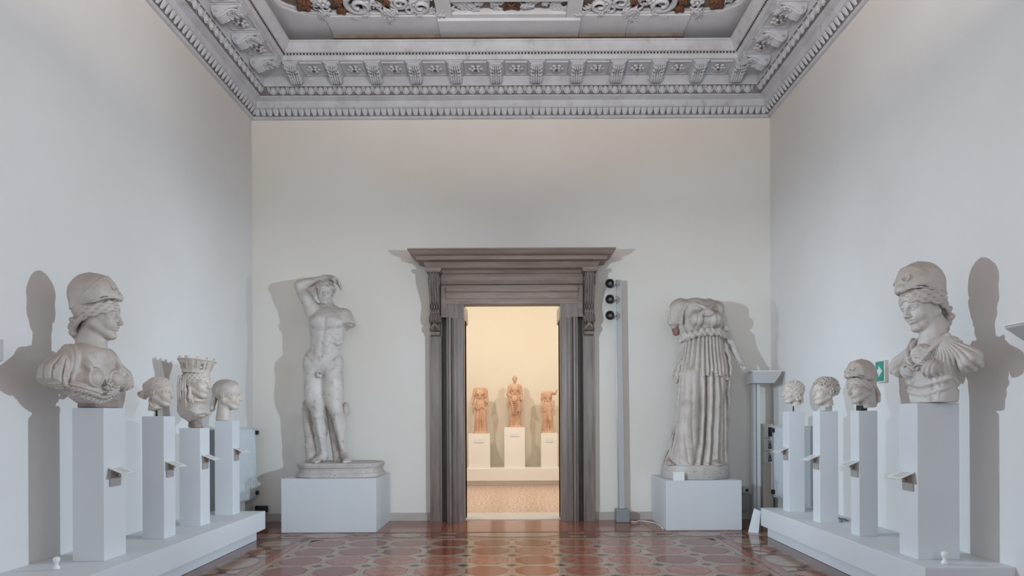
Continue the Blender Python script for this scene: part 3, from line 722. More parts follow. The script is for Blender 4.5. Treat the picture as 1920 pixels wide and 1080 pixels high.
for sx in (-1, 1):
    mid = -.045
    def U(u): return mid+sx*u
    items = [  # u, y, kind, scale, angle, mirror
        (2.62, 8.27, 'B', 1.1, 0), (2.42, 8.36, 'L0', .8, 80), (2.30, 8.37, 'L1', 1.3, 20), (2.36, 8.25, 'F', 1.3, 0), (2.17, 8.38, 'B', .75, 0), (2.18, 8.22, 'B', .7, 0), (2.50, 8.42, 'L1', .9, 170),
        (1.92, 8.28, 'V0', 1.15, 0), (1.70, 8.36, 'L0', 1.1, 150), (1.62, 8.30, 'L0', 1.0, 110), (1.50, 8.40, 'L0', 1.2, 60), (1.42, 8.34, 'L1', 1.3, 30), (1.40, 8.24, 'V1', 1.2, 90), (1.28, 8.38, 'V1', .9, 200),
        (1.14, 8.30, 'V0', .85, 40), (1.02, 8.42, 'L0', .9, 160), (1.10, 8.44, 'L1', 1.0, 10), (1.78, 8.44, 'L1', 1.1, 5), (1.60, 8.46, 'L1', 1.1, 175), (2.05, 8.45, 'L1', .9, 120), (1.80, 8.20, 'F', 1.4, 0), (1.56, 8.22, 'B', .6, 0), (1.22, 8.25, 'F', 1.0, 0)]
    for (u, y, kd, sc_, ang) in items:
        me = {'B': me_brown, 'F': me_flower, 'L0': me_leafs[0], 'L1': me_leafs[1], 'V0': me_vol[0], 'V1': me_vol[1]}[kd]
        nm = {'B': 'fruit_boss', 'F': 'flower', 'L': 'acanthus_leaf', 'V': 'scroll'}[kd[0]]
        a = R(ang) if sx > 0 else PI-R(ang)
        inst(me, nm, ceiling, (U(u), y+.095, 6.755), (0, 0, a if sx > 0 else a), (sc_, sc_*(1 if sx > 0 else -1), 1.3))
    for k in range(40):
        u = rc.uniform(.95, 2.75); y = rc.uniform(6.6, 8.1) if k < 22 else rc.uniform(8.08, 8.46)
        me, nm = rc.choice([(me_leafs[0], 'acanthus_leaf'), (me_leafs[1], 'acanthus_leaf'), (me_vol[1], 'scroll'), (me_flower, 'flower')])
        inst(me, nm, ceiling, (U(u), y+.09, 6.78), (0, 0, rc.uniform(0, 6.28)), (.8, .8, 1))
    # rim moulding of the field
    MB().tube([(U(.96), AY1-.012, ZC+.02), (U(2.45), AY1-.012, ZC+.02), (U(2.72), AY1-.05, ZC+.02), (U(2.90), AY1-.17, ZC+.02), (U(2.98), AY1-.36, ZC+.02), (U(2.985), 6.0, ZC+.02)], .018, 6).build('field_rim', M['ceil'], ceiling)
# ------------------------------------------------------------------ platforms and pedestals
ZP = .358
for sx, X0_, X1_, Yn, Yf, lab in ((-1, XL, -3.13, -2.0, 8.25, 'long low white platform along the left wall under four pedestals'), (1, 3.075, XR, 4.98, 8.32, 'long low white platform along the right wall under four pedestals')):
    p = empty('display_platform', ((X0_+X1_)/2, (Yn+Yf)/2, 0), 0, lab, 'platform')
    ox, oy = (X0_+X1_)/2, (Yn+Yf)/2
    MB().box(X0_-ox+.001, X1_-ox-.001, Yn-oy, Yf-oy, .135, ZP, .004).build('platform_top', M['white'], p)
    a, b = (X0_-ox+.001, X1_-ox-.10) if sx < 0 else (X0_-ox+.075, X1_-ox-.001)
    MB().box(a, b, Yn-oy+.03, Yf-oy-.03, 0, .135).build('recessed_base', M['white'], p)
    hk = MB(); hk.lathe([(.012, 0), (.016, .012), (.013, .02), (.017, .032), (.014, .05), (.006, .056)], 12)
def holder(parent, x, y, z, sx, w=.17):
    """slanted label plate on a folded steel bracket, on the face that looks to the middle of the room"""
    h_ = empty('label_holder', (x, y, z), 0, parent=parent)
    s = -sx
    MB().prism([(0, -.085), (s*.012, -.085), (s*.016, .03), (s*.02, .06), (0, .06)], 'y', -w*.42, w*.42).build('bracket_plate', M['bracket'], h_)
    MB().tube([(s*.01, 0, 0), (s*.045, 0, .005), (s*.065, 0, .03)], .008, 6).build('screw_knob', M['chrome'], h_)
    pl = MB().prism([(s*.0, .065), (s*.006, .073), (s*.140, .018), (s*.135, .010)], 'y', -w/2, w/2).build('label_plate', M['acrylic'], h_)
    t = MB()
    for k in range(4):
        u0 = .03+.024*k; f = lambda u: .0735-.055*(u-.006)/.134+.0008
        t.add([(s*u0, -w*.38, f(u0)), (s*u0, w*(.30-.1*(k % 2)), f(u0)), (s*(u0+.009), w*(.30-.1*(k % 2)), f(u0+.009)), (s*(u0+.009), -w*.38, f(u0+.009))], [(0, 1, 2, 3) if s < 0 else (3, 2, 1, 0)])
    t.build('printed_lines', M['ink'], h_)
def zat(py, px, Y):
    return 1.5+(784-(py+(px-960)*.0049))/1240*Y
PED = {}
for key, sx, x0, x1, y0, y1, top, hz, lab in (
    ('BL', -1, -3.590, -3.335, 5.35, 5.65, 1.600, 1.02, 'widest left pedestal, white, under the helmeted armoured bust'),
    ('L2', -1, -3.585, -3.375, 6.34, 6.55, 1.535, 1.01, 'slim white pedestal under the left female head with hair bun'),
    ('L3', -1, -3.610, -3.385, 7.09, 7.31, 1.410, 1.03, 'shorter slim white pedestal under the bust with tower crown'),
    ('L4', -1, -3.600, -3.385, 7.90, 8.10, 1.480, 1.07, 'slim white pedestal before the left radiator under the sleek haired head'),
    ('R1', 1, 3.275, 3.462, 7.93, 8.12, 1.565, 1.04, 'slim white pedestal before the right radiator under the small curly head'),
    ('R2', 1, 3.262, 3.460, 7.10, 7.27, 1.560, .995, 'slim white pedestal under the curly youth head'),
    ('R3', 1, 3.262, 3.440, 6.29, 6.45, 1.555, .985, 'slim white pedestal under the small helmeted head'),
    ('BR', 1, 3.196, 3.530, 5.265, 5.52, 1.604, .96, 'widest right pedestal, white, under the helmeted draped bust')):
    cx, cy = (x0+x1)/2, (y0+y1)/2
    p = empty('pedestal', (cx, cy, ZP), 0, lab, 'pedestal', 'white pedestals along the side walls')
    MB().box(x0-cx, x1-cx, y0-cy, y1-cy, 0, top-ZP, .003).build('plinth_body', M['white'], p)
    holder(p, (x1-cx) if sx < 0 else (x0-cx), -.01, hz-ZP+.02, sx, .17 if key in ('BL', 'BR') else .15)
    PED[key] = (cx, cy, top)
# low blocks under the full-length statues
for x0, x1, y0, z, lab in ((-3.106, -1.852, 8.735, .712, 'low wide white block under the nude male statue'), (1.99, 2.995, 8.78, .660, 'low white block under the headless draped statue')):
    cx = (x0+x1)/2; cy = (y0+YB-.035)/2
    MBx = MB().box(x0-cx, x1-cx, y0-cy, YB-.035-cy, 0, z, .004)
    tag(MBx.build('statue_block', M['white'], None, (cx, cy, 0)), lab, 'plinth')
# small things
def small(name, loc, lab, cat, grp=None, rz=0): return empty(name, loc, rz, lab, cat, grp)
for x, y, lab in ((-3.52, 5.06, 'tiny white turned knob on left platform before the widest pedestal'), (3.30, 5.10, 'tiny white turned knob on right platform before the widest pedestal')):
    tag(MB().lathe([(.006, 0), (.024, .001), (.024, .02), (.014, .03), (.013, .05), (.022, .062), (.026, .08), (.020, .095), (.006, .10)], 14).build('floor_knob', M['acrylic'], None, (x, y, ZP)), lab, 'knob')
# radiators
for sx, xf, ya, yb, lab in ((-1, -3.77, 8.27, 9.60, 'white ribbed radiator on the left wall behind the farthest pedestal'), (1, 3.665, 8.13, 9.40, 'white ribbed radiator on the right wall behind the farthest pedestal')):
    r = empty('radiator', (xf, (ya+yb)/2, .36), 0, lab, 'radiator'); hy_ = (yb-ya)/2; H = 1.01
    MB().box(min(0, sx*.07), max(0, sx*.07), -hy_, hy_, 0, H, .006).build('radiator_panel', M['radiator'], r)
    n = 26; me = meshm(MB().prism([(-.016, 0), (-.009, -.014), (.009, -.014), (.016, 0)][::1], 'z', .03, H-.03), 'rib', M['radiator'])
    for k in range(n): inst(me, 'rib', r, (-sx*0.0, -hy_+.06+k*(2*hy_-.12)/(n-1), 0), (0, 0, PI/2 if sx < 0 else -PI/2))
    MB().box(min(-sx*.004, sx*.08), max(-sx*.004, sx*.08), -hy_-.004, hy_+.004, H, H+.012).build('top_cover', M['radiator'], r)
    for yy in (-hy_-.006, hy_-.012): MB().box(min(-sx*.004, sx*.075), max(-sx*.004, sx*.075), yy, yy+.018, 0, H).build('end_panel', M['radiator'] if yy > 0 else M['grey_box'], r)
    for zz in (.05, H-.09):
        MB().box(min(-sx*.05, 0), max(-sx*.05, 0), hy_-.07, hy_-.015, zz, zz+.06, .006).build('valve_cap', M['black'], r)
    for yy in (-hy_+.2, hy_-.2): MB().box(min(sx*.06, sx*.085), max(sx*.06, sx*.085), yy-.02, yy+.02, .15, .85).build('wall_bracket', M['grey_metal'], r)
# pole with three spots beside the door
pole = small('spotlight_pole', (1.515, 9.60, 0), 'tall grey lamp pole with three black spotlights right of the doorway', 'lamp')
MB().box(-.035, .045, -.02, .045, .02, 3.50, .004).xf(lambda x, y, z: (x-.035*z/3.5+.015, y, z)).build('pole', M['lamp_grey'], pole)
MB().box(-.052, -.037, -.012, .02, .18, 3.48).xf(lambda x, y, z: (x-.035*z/3.5+.015, y, z)).build('cable_channel', M['chrome'], pole)
MB().box(-.085, .105, -.16, .03, 0, .185, .012).build('base_box', M['grey_box'], pole)
for z, dz in ((3.425, 0.0), (3.20, -.0), (2.97, -.02)):
    s_ = empty('spotlight', (-.145, -.10, z), 0, parent=pole)
    q = MB().lathe([(.030, -.075), (.050, -.06), (.058, -.02), (.062, .045), (.066, .055), (.060, .06), (.052, .05), (.045, .02), (.02, .015)], 20)
    rz_ = Euler((R(97), 0, R(-22))).to_matrix()
    q.xf(lambda x, y, zz: rz_ @ Vector((x, y, zz))); q.build('lamp_can', M['black'], s_)
    q = MB().lathe([(.061, -.02), (.067, -.018), (.067, .0), (.061, .002)], 20); q.xf(lambda x, y, zz: rz_ @ Vector((x, y, zz))); q.build('cooling_ring', M['chrome'], s_)
    q = MB(); q.tube([(0, .01, 0), (.05, .05, 0), (.10, .08, 0)], .010, 8); q.tube([(.035, .02, -.05), (.07, .05, -.02), (.07, .05, .02), (.035, .02, .05)], .007, 6); q.build('yoke', M['chrome'], s_)
tag(MB().tube([(1.62, 9.52, .01), (1.70, 9.45, .008), (1.78, 9.56, .008), (1.86, 9.50, .008), (1.95, 9.36, .008), (1.975, 9.10, .008), (1.965, 8.85, .008)], .008, 6).build('cable', M['acrylic']), 'thin white cable on the floor from lamp pole to right block', 'cable')
# wedge uplighters
def wedge(loc, lab, prof, ya, yb, mirror):
    u = small('wall_uplighter', loc, lab, 'lamp')
    MB().prism(prof, 'y', ya, yb).build('lamp_housing', M['lamp_grey'], u)
    x0 = min(p[0] for p in prof); x1 = max(p[0] for p in prof); zt = max(p[1] for p in prof)
    MB().box(x0-.012, x1+.004, ya-.008, yb+.008, zt, zt+.012).build('rim', M['acrylic'], u)
    return u
wedge((3.45, 4.45, 2.13), 'grey wedge uplighter cut by the right frame edge', [(0, 0), (.0, -.015), (.27, -.20), (.30, -.20), (.30, 0)], -.35, .21, 1)
wedge((-3.60, 4.45, 2.07), 'grey wedge uplighter cut by the left frame edge', [(0, 0), (0, -.15), (-.10, -.17), (-.262, -.17), (-.262, 0)], -.35, .20, -1)
u = wedge((3.29, 9.30, 2.13), 'grey tilted box uplighter on a pole in the far right corner', [(0, 0), (.01, -.16), (.30, -.16), (.395, -.03), (.395, 0)], -.12, .16, 1)
MB().box(.06, .10, .03, .12, -2.13, -.16).build('pole', M['lamp_grey'], u); MB().box(.115, .165, .05, .12, -2.13, -.16).build('cable_channel', M['radiator'], u)
MB().box(.20, .225, .36, .41, -2.0, -.12).build('conduit', M['lamp_grey'], u)
# power box and socket under it
t = small('power_box', (3.325, 9.64, .145), 'grey box with a socket above it, low in the far right corner', 'box')
MB().box(-.055, .085, -.06, .05, 0, .24, .006).build('box_body', M['grey_box'], t); MB().box(-.03, .06, -.03, .05, .245, .34, .004).build('socket_plate', M['lamp_grey'], t)
MB().tube([(.025, -.032, .292), (.025, -.045, .292)], .022, 12).build('socket', M['black'], t)
# switch column with three plates
t = small('switch_column', (3.665, 9.58, 0), 'cream column of three framed wall plates left of right radiator', 'panel')
MB().box(-.09, .06, -.0, .10, .0, 1.40, .004).build('column_body', M['cream_plate'], t)
for k, z in enumerate((1.20, 1.015, .83)):
    f = MB().box(-.075, .055, -.015, 0, z-.005, z+.17, .004).build('wall_plate', M['acrylic'], t, (0, 0, 0))
    if k == 0: MB().box(-.015, .04, -.019, -.015, z+.015, z+.15).build('dark_window', M['ink_black'], f)
    else:
        g = MB(); g.box(-.02, .04, -.017, -.0155, z+.02, z+.15).build('picture_ground', M['ink'], f)
        q = MB()
        for a, b, c, d in ((.0, .02, .07, .10), (.005, .015, .10, .12), (-.01, .03, .065, .075), (-.015, -.002, .025, .055), (.008, .02, .025, .055), (.024, .036, .025, .055)): q.box(a, b, -.019, -.017, z+c, z+d)
        q.build('symbols', M['ink_black'], f)
# exit sign
t = small('exit_sign', (XR-.001, 6.755, 1.845), 'green sign with a pale arrow pointing right on the right wall', 'sign')
MB().box(-.035, 0, -.085, .090, 0, .225, .004).build('sign_case', M['cream_plate'], t)
MB().box(-.040, -.035, -.065, .080, .015, .215).build('sign_face', M['green'], t)
MB().prism([(.068, .095), (.068, .135), (.022, .135), (.022, .175), (-.052, .115), (.022, .055), (.022, .095)], 'x', -.043, -.040).build('arrow', M['sign_white'], t)
# dark floor outlet and wedge panel
tag(MB().box(-3.82, -3.64, 9.66, 9.705, .14, .235, .004).build('outlet_box', M['black']), 'small black outlet box low in the far left corner', 'outlet')
wp = MB().prism([(-.11, 0), (.10, 0), (.10, .26), (-.03, .30)], 'x', 0, .02)
w_ = MB(); w_.add([(3.02, 8.62, 0), (3.13, 8.55, 0), (3.16, 8.55, .28), (3.09, 8.60, .31), (3.04, 8.66, 0), (3.15, 8.59, 0), (3.18, 8.58, .28), (3.11, 8.64, .31)], [(0, 1, 2, 3), (7, 6, 5, 4), (0, 4, 5, 1), (1, 5, 6, 2), (2, 6, 7, 3), (3, 7, 4, 0)])
tag(w_.build('leaning_panel', M['white']), 'small white wedge panel leaning at the far end of right platform', 'panel')
tag(MB().tube([(3.50, 7.12, ZP+.01), (3.55, 7.2, ZP+.012), (3.52, 7.3, ZP+.05), (3.56, 7.36, ZP+.012), (3.62, 7.30, ZP+.012), (3.60, 7.18, ZP+.012)], .008, 6).build('plug_lead', M['grey_box']), 'short dark curled lead behind the curly youth pedestal', 'cable')
for x, z, w1, lab in ((2.165, .66, .15, 'small white card leaning on the round base of the draped statue'), (-1.98, .715, .12, 'faint white card at the right end of the male statue base')):
    c = MB().box(-w1/2, w1/2, -.004, .004, 0, .115); y = 8.795 if x > 0 else 9.66
    tag(c.build('caption_card', M['acrylic'], None, (x, y, z), (R(-10), 0, 0)), lab, 'card')
# ------------------------------------------------------------------ heads (frame: head height 1, face towards -Y, origin between the ears)
def head(S, neck=.75, child=0.0, ears=True, lean=0.0, mouth=1.0, neckr=.19, necky=.13):
    S.ell((0, .05, .15), (.335, .42, .345))
    S.ell((0, -.155, .13), (.265, .262, .27), .08)
    S.ell((0, -.14, -.10), (.265+.03*child, .26, .33), .08)
    for sx in (-1, 1):
        S.cap((sx*.215, .02, -.19), (sx*.07, -.28, -.40), .10+.02*child, .085, .08)
        S.ell((sx*.145, -.265, -.13), (.105+.02*child, .10, .13), .07)
    S.ell((0, -.325, -.405), (.085, .075, .07), .05)
    S.ell((0, -.33, -.22), (.13, .085, .10), .06)
    # neck
    S.cap((0, .06, -.25), (0, necky, -neck), neckr+.01, neckr+.035, .10)
    # eye sockets, brows, eyes
    for sx in (-1, 1):
        S.ell((sx*.128, -.435, .0), (.092, .095, .062), .035, rot=(0, sx*8, 0), mode='s')
        S.chain([(sx*.045, -.39, .058), (sx*.12, -.39, .082), (sx*.20, -.335, .062), (sx*.25, -.26, .02)], [.018, .018, .018, .016], .05)
        S.ell((sx*.128, -.318, .0), .066, .008)
        S.chain([(sx*.062, -.352, -.004), (sx*.10, -.386, .026), (sx*.15, -.382, .026), (sx*.20, -.335, -.004)], .0155, .008)
        S.chain([(sx*.07, -.352, -.016), (sx*.11, -.378, -.033), (sx*.155, -.37, -.032), (sx*.195, -.335, -.014)], .0115, .008)
    # nose
    S.cap((0, -.378, .12), (0, -.482, -.115), .036, .034, .04)
    S.ell((0, -.482, -.128), (.04, .042, .032), .02)
    S.cap((0, -.39, -.04), (0, -.40, -.135), .05, .052, .03)
    for sx in (-1, 1):
        S.ell((sx*.043, -.438, -.14), (.03, .042, .028), .02)
    # mouth
    S.chain([(-.09*mouth, -.372, -.232), (-.04, -.415, -.217), (0, -.42, -.226), (.04, -.415, -.217), (.09*mouth, -.372, -.232)], [.012, .022, .02, .022, .012], .02)
    S.chain([(-.075*mouth, -.38, -.256), (0, -.408, -.276), (.075*mouth, -.38, -.256)], [.012, .027, .012], .018)
    S.chain([(-.095*mouth, -.385, -.24), (-.04, -.437, -.243), (0, -.44, -.247), (.04, -.437, -.243), (.095*mouth, -.385, -.24)], .0075, .012, mode='s')
    S.ell((0, -.425, -.325), (.07, .03, .022), .03, mode='s')
    S.ell((0, -.425, -.185), (.012, .02, .03), .015, mode='s')
    if ears:
        for sx in (-1, 1):
            S.ell((sx*.325, .045, -.03), (.035, .075, .115), .02, rot=(-12, 0, sx*12))
            S.ell((sx*.362, .035, -.02), (.02, .04, .07), .015, rot=(-12, 0, sx*12), mode='s')
            S.ell((sx*.345, .0, -.045), (.02, .018, .03), .01)
def fib(n):
    g = PI*(3-math.sqrt(5)); out = []
    for i in range(n):
        z = 1-2*(i+.5)/n; r = math.sqrt(1-z*z); a = g*i; out.append((r*math.cos(a), r*math.sin(a), z))
    return out
def hair_ok(p):      # which directions on the skull carry hair
    x, y, z = p
    if y < -.05: return z > .25+.17*min(1, abs(y+.05)) - .70*max(0, abs(x)-.35)
    return z > -.55
def curls(S, n=170, R=.045, r=.021, c=(0, .035, .14), rad=(.362, .452, .375), seed=1, ok=hair_ok, lift=.01):
    rnd = random.Random(seed)
    S.ell(c, rad)
    S.half((0, -.31, .20), (0, -1, -.45), .03)
    S.half((0, 0, -.23), (0, -.35, -1), .03)
    for p in fib(n):
        if not ok(p): continue
        q = np.array([c[i]+p[i]*(rad[i]+lift)+rnd.uniform(-.012, .012) for i in range(3)])
        nn = np.array([p[i]/rad[i] for i in range(3)]); nn /= np.linalg.norm(nn)
        nn2 = nn+np.array([rnd.uniform(-.45, .45) for _ in range(3)])
        s_ = rnd.uniform(.8, 1.2)
        S.ring(q, R*s_, r*s_, nn2, .006)
        if rnd.random() < .6:
            t = np.cross(nn, [rnd.uniform(-1, 1), rnd.uniform(-1, 1), rnd.uniform(-1, 1)]); t /= np.linalg.norm(t)
            S.chain([q+t*R, q+t*R*1.7+nn*.02, q+t*R*2+nn*.0], [r*s_, r*.9, r*.6], .006)
HC = (0, .045, .135); HR = (.352, .442, .368)
def hs(phi, el, lift=0.0, c=HC, rad=HR):
    """point of the hair ellipsoid; phi in degrees from the face (0) to the back (180), negative = to -x"""
    a = math.radians(phi); e = math.radians(el)
    return (c[0]+(rad[0]+lift)*math.sin(a)*math.cos(e), c[1]-(rad[1]+lift)*math.cos(a)*math.cos(e), c[2]+(rad[2]+lift)*math.sin(e))
def waves_side(S, rows=7, e0=24, de=9, e1=-34, de1=9, phi1=112, r=.034, amp=.016, w=4, lift=.005, k=.008, n=26, e_mid=None):
    """thick wavy strands from the middle parting round the temple to behind the ear"""
    for sx in (-1, 1):
        for i in range(rows):
            pts = []
            for j in range(6):
                t = j/5.0; phi = 3+(phi1-3)*t; a = e0+de*i; b = e1+de1*i
                pts.append(hs(sx*phi, a+(b-a)*t**1.25, lift))
            S.strand(pts, r, k, amp, w, (0, .25, 1), n, i*1.9+(0 if sx > 0 else .6), r*.85)
def combed(S, rows=15, r=.026, e0=70, top=(0, 20), to=(150, -40), amp=.008, w=3, k=.006):
    """fine strands combed from the crown down and back"""
    for sx in (-1, 1):
        for i in range(rows):
            t = i/(rows-1.0)
            a = hs(sx*(10+80*t), 88-18*t, .004)
            b = hs(sx*(25+95*t), 55-5*t, .006)
            c = hs(sx*(60+95*t), 15-5*t, .006)
            d = hs(sx*(to[0]-20+25*t), to[1]+8*t, .004)
            S.strand([a, b, c, d], r, k, amp, w, (sx*.6, .6, .2), 18, i*2.1)
def scalp(S, front=(0, -.29, .20), fn=(0, -1, -.32), low=(0, 0, -.22), lift=0.0):
    S.ell(HC, tuple(q+lift for q in HR)); S.half(front, fn, .03); S.half(low, (0, -.3, -1), .03)
# ------------------------------------------------------------------ helmets, busts and heads
def helmet(S, crest=True):
    # bowl
    S.ell((0, .09, .46), (.365, .455, .45))
    S.cap((0, .12, .35), (0, .22, .12), .33, .27, .10)
    # pushed-up face mask with pointed brow
    p0 = np.array([0, -.16, .78]); nn = np.array([0, -.75, -.66]); nn = nn/np.linalg.norm(nn)
    def mask(x, y, z):
        q = (x/.395)**2+((y-.075)/.485)**2+((z-.455)/.475)**2; k0 = np.sqrt(q)
        d = (k0-1)*.43
        return np.maximum(d, -((x-p0[0])*nn[0]+(y-p0[1])*nn[1]+(z-p0[2])*nn[2]))
    S.op(mask, (-.42, -.46, -.05), (.42, .6, .95), .015)
    S.cap((0, -.10, .56), (0, -.405, .445), .29, .07, .12)
    S.cap((0, -.18, .80), (0, -.475, .42), .03, .03, .05)            # nose guard ridge
    for sx in (-1, 1):
        S.cap((sx*.20, -.10, .48), (sx*.08, -.38, .42), .17, .08, .08)
        S.ell((sx*.14, -.375, .62), (.075, .07, .032), .01, rot=(-35, sx*18, sx*12), mode='s')
        S.ring((sx*.14, -.345, .62), .085, .012, (sx*.2, -.75, .6), .015)
    # underside: cut along the brim, hollow for the head
    S.half((0, -.50, .375), (0, -.29, -1), .02)
    S.ell((0, .03, .08), (.30, .385, .30), .02, mode='s')
    for sx in (-1, 1):      # the brim arches over the temples and dips to a point at the brow
        S.ell((sx*.25, -.30, .26), (.22, .24, .135), .03, rot=(0, 0, sx*-25), mode='s')
        S.chain([(0, -.475, .40), (sx*.09, -.445, .40), (sx*.20, -.37, .395), (sx*.31, -.22, .355), (sx*.375, -.03, .255), (sx*.36, .2, .185)], [.018, .017, .016, .016, .018, .014], .015)
    S.cap((0, -.18, .80), (0, .15, .905), .022, .018, .04)
def helm_hair(S, bun='queue', rows=4):
    waves_side(S, rows=rows, e0=9, de=8, e1=-42, de1=9, phi1=118, r=.042, amp=.016, w=4, lift=.01)
    if bun == 'queue':
        for k in range(9):
            t = k/8.0
            S.ell((.10*math.sin(k*2.4), .30+.10*math.sin(t*2.6), -.04-.42*t), (.15-.05*t, .12-.03*t, .075), .03, rot=(25, 0, 0))
        for sx in (-1, 1):
            for k in range(3): S.strand([(sx*(.30-.03*k), .12+.06*k, -.05-.03*k), (sx*(.24-.05*k), .28+.03*k, -.2), (sx*(.13-.04*k), .36, -.36), (sx*.04, .34, -.5)], .038, .012, .012, 2)
def place_bust(key, lab, az, zc, cat='bust', dx=0, dy=0):
    """empty at the base of the bust on its pedestal; local z is measured from the pedestal top"""
    cx, cy, top = PED[key]
    return empty('marble_bust' if cat == 'bust' else 'sculpted_head', (cx+dx, cy+dy, top+.001), R(az+90), lab, cat, 'ancient marble heads and busts on pedestals'), zc-top
MA, MAc = M['marble'], M['marble_cream']

# ---- big helmeted bust with scaled breastplate (left)
t0, zc = place_bust('BL', 'large helmeted marble bust in an armoured breastplate on the widest left pedestal', -10, 2.360)
U = .388; HF = ((-.03, .0, zc), rotm(2, 0, 28), U); BU = .43; BF = ((-.075, 0, .757), None, BU)
lo, hi = (-.60, -.33, -.0), (.42, .36, .56)
S = SDF((-.25, -.30, .12), (.25, .28, zc+.24), .0036); S.frame(*HF); head(S, neck=.55, ears=False, neckr=.2)
S.frame(*BF); S.cap((.13, .05, -.42), (0, .06, -.95), .215, .30, .08); S.ell((0, 0, -.95), (.42, .26, .22), .1)
S.obj('figure', MA, t0)
S = SDF((-.30, -.34, zc-.12), (.30, .34, zc+.42), .0036); S.frame(*HF); helmet(S); S.rough(.006, 9, 30); S.obj('helmet', MA, t0)
S = SDF((-.30, -.30, zc-.26), (.30, .36, zc+.16), .0035); S.frame(*HF); helm_hair(S); S.obj('hair', MA, t0)
S = SDF(lo, hi, .0056); S.frame(*BF)
S.ell((0, .04, -1.15), (.56, .35, .62))
S.cap((-.36, .10, -.82), (.36, .10, -.82), .18, .18, .25); S.ell((0, .0, -.76), (.36, .25, .2), .12)
for sx in (-1, 1):
    S.cap((sx*.42, .09, -.86), (sx*.80, .08, -1.10), .20, .19, .10); S.ell((sx*.80, .08, -1.24), (.19, .26, .26), .10)
def pleats(S, cx, cy, cz, n, A, lo, hi, ex=0.0, ez=0.0, sh=.5, seed=0.0, r0=.05, r1=.3):
    """grooves radiating from a point: rounded ridges with sharp valleys"""
    def fn(x, y, z):
        ang = np.arctan2(x-cx+ex*(y-cy), -(z-cz)+1e-4)+.04*np.sin(9*z+seed); q = np.sqrt((x-cx)**2+(y-cy)**2+(z-cz)**2)
        m = np.clip((q-r0)/(r1-r0), 0, 1)
        return A*m*(1-np.abs(np.sin(n*ang+seed))**sh)
    S.op(fn, lo, hi, 0, 'd', pad=0)
def strips(S, sx):      # leather strips hanging round the shoulder
    def fn(x, y, z):
        a = np.arctan2((y-.08), sx*(x-sx*.42)+.001); m = np.clip((sx*x-.66+.25*np.abs(y))/.05, 0, 1)
        g = np.abs(np.sin(a*12.5+.3)); e = np.clip((g-.0)/.42, 0, 1)
        band = np.exp(-((z+1.24)/.03)**2)*.012
        return m*(.055*(1-e)-band)
    S.op(fn, (-1.1 if sx < 0 else .5, -.45, -1.5), (-.5 if sx < 0 else 1.1, .5, -.78), 0, 'd', pad=0)
for sx in (-1, 1): strips(S, sx)
S.half((0, .34, 0), (0, 1, 0), .03)
for sx in (-1, 1): S.half((sx*.98, 0, -1.26), (sx*.50, 0, -1), .03)
S.half((0, 0, -1.74), (0, 0, -1), .02)
S.ell((0, .02, -.62), (.235, .21, .22), .02, mode='s')
for sx in (-1, 1):
    S.ell((sx*.245, -.265, -1.20), (.165, .135, .165), .02)
    S.band(lambda x, y, z: np.sqrt((x-sx*.245)**2+(z+1.20)**2)-.175, .024, .018, (-.5, -.6, -1.45), (.5, -.15, -.95))
    for off, am, ww in ((.0, .035, .030), (.075, .030, .020)):
        S.band(lambda x, y, z: (sx*x-.47-off)*.92-(y-.03)*-.34*1+(z+.97)*.12, am, ww, (.25 if sx > 0 else -.8, -.5, -1.5), (.8 if sx > 0 else -.25, .4, -.6))
    S.strand([(sx*.33, .14, -.68), (sx*.345, -.09, -.735), (sx*.36, -.215, -.90), (sx*.35, -.29, -1.02)], .042, .025)
    S.strand([(sx*.33, .14, -.65), (sx*.345, -.105, -.705), (sx*.36, -.235, -.88), (sx*.35, -.31, -1.0)], .016, .008)
    S.ell((sx*.35, -.31, -1.06), (.03, .025, .035), .01)
for k in range(22):      # curled collar
    a = 2*PI*k/22; S.ell((.262*math.cos(a), .01+.235*math.sin(a), -.70+.05*math.sin(a)), (.036, .030, .03), .012, rot=(0, 0, 50*k))
def fronty(x, z):
    q = 1-(x/.60)**2-((z+1.15)/.66)**2
    return .04-.36*math.sqrt(max(q, .03))
def arc_z(u, z0): return z0+.34*abs(u)**1.25
for z_, r_ in ((-1.44, .022), (-1.495, .034), (-1.55, .020)):
    S.strand([(u, fronty(u, arc_z(u, z_))-.012, arc_z(u, z_)) for u in (-.56, -.42, -.28, -.14, 0, .14, .28, .42, .56)], r_, .012, n=26)
def scal(x, y, z):       # two rows of scallops along the lower edge
    out = 0
    for row, v0 in ((0, -1.60), (1, -1.67)):
        v = z-(v0+.34*np.abs(x)**1.25); u = x/.09+.5*row; fu = u-np.floor(u)-.5
        out = out-.034*np.sqrt(np.maximum(0, 1-(fu/.47)**2-((v)/.048)**2))
    return out
S.op(scal, (-.85, -.6, -1.80), (.85, .1, -1.2), 0, 'd', pad=0)
for q_ in ((0, -.40, -1.33), (.0, -.42, -1.40), (-.045, -.39, -1.30), (.045, -.39, -1.30), (-.05, -.38, -1.40), (.05, -.38, -1.40), (0, -.38, -1.24), (.03, -.38, -1.49), (-.03, -.38, -1.49)): S.ell(q_, (.036, .032, .034), .008)
S.rough(.004, 14, 40)
S.obj('breastplate', MA, t0)
S = SDF((-.26, -.14, -.0), (.20, .17, .16), .008); S.box((.01, .02, .02), (.135, .09, .05), .02); S.rough(.01, 20, 50); S.obj('broken_base', M['marble_dark'], t0)

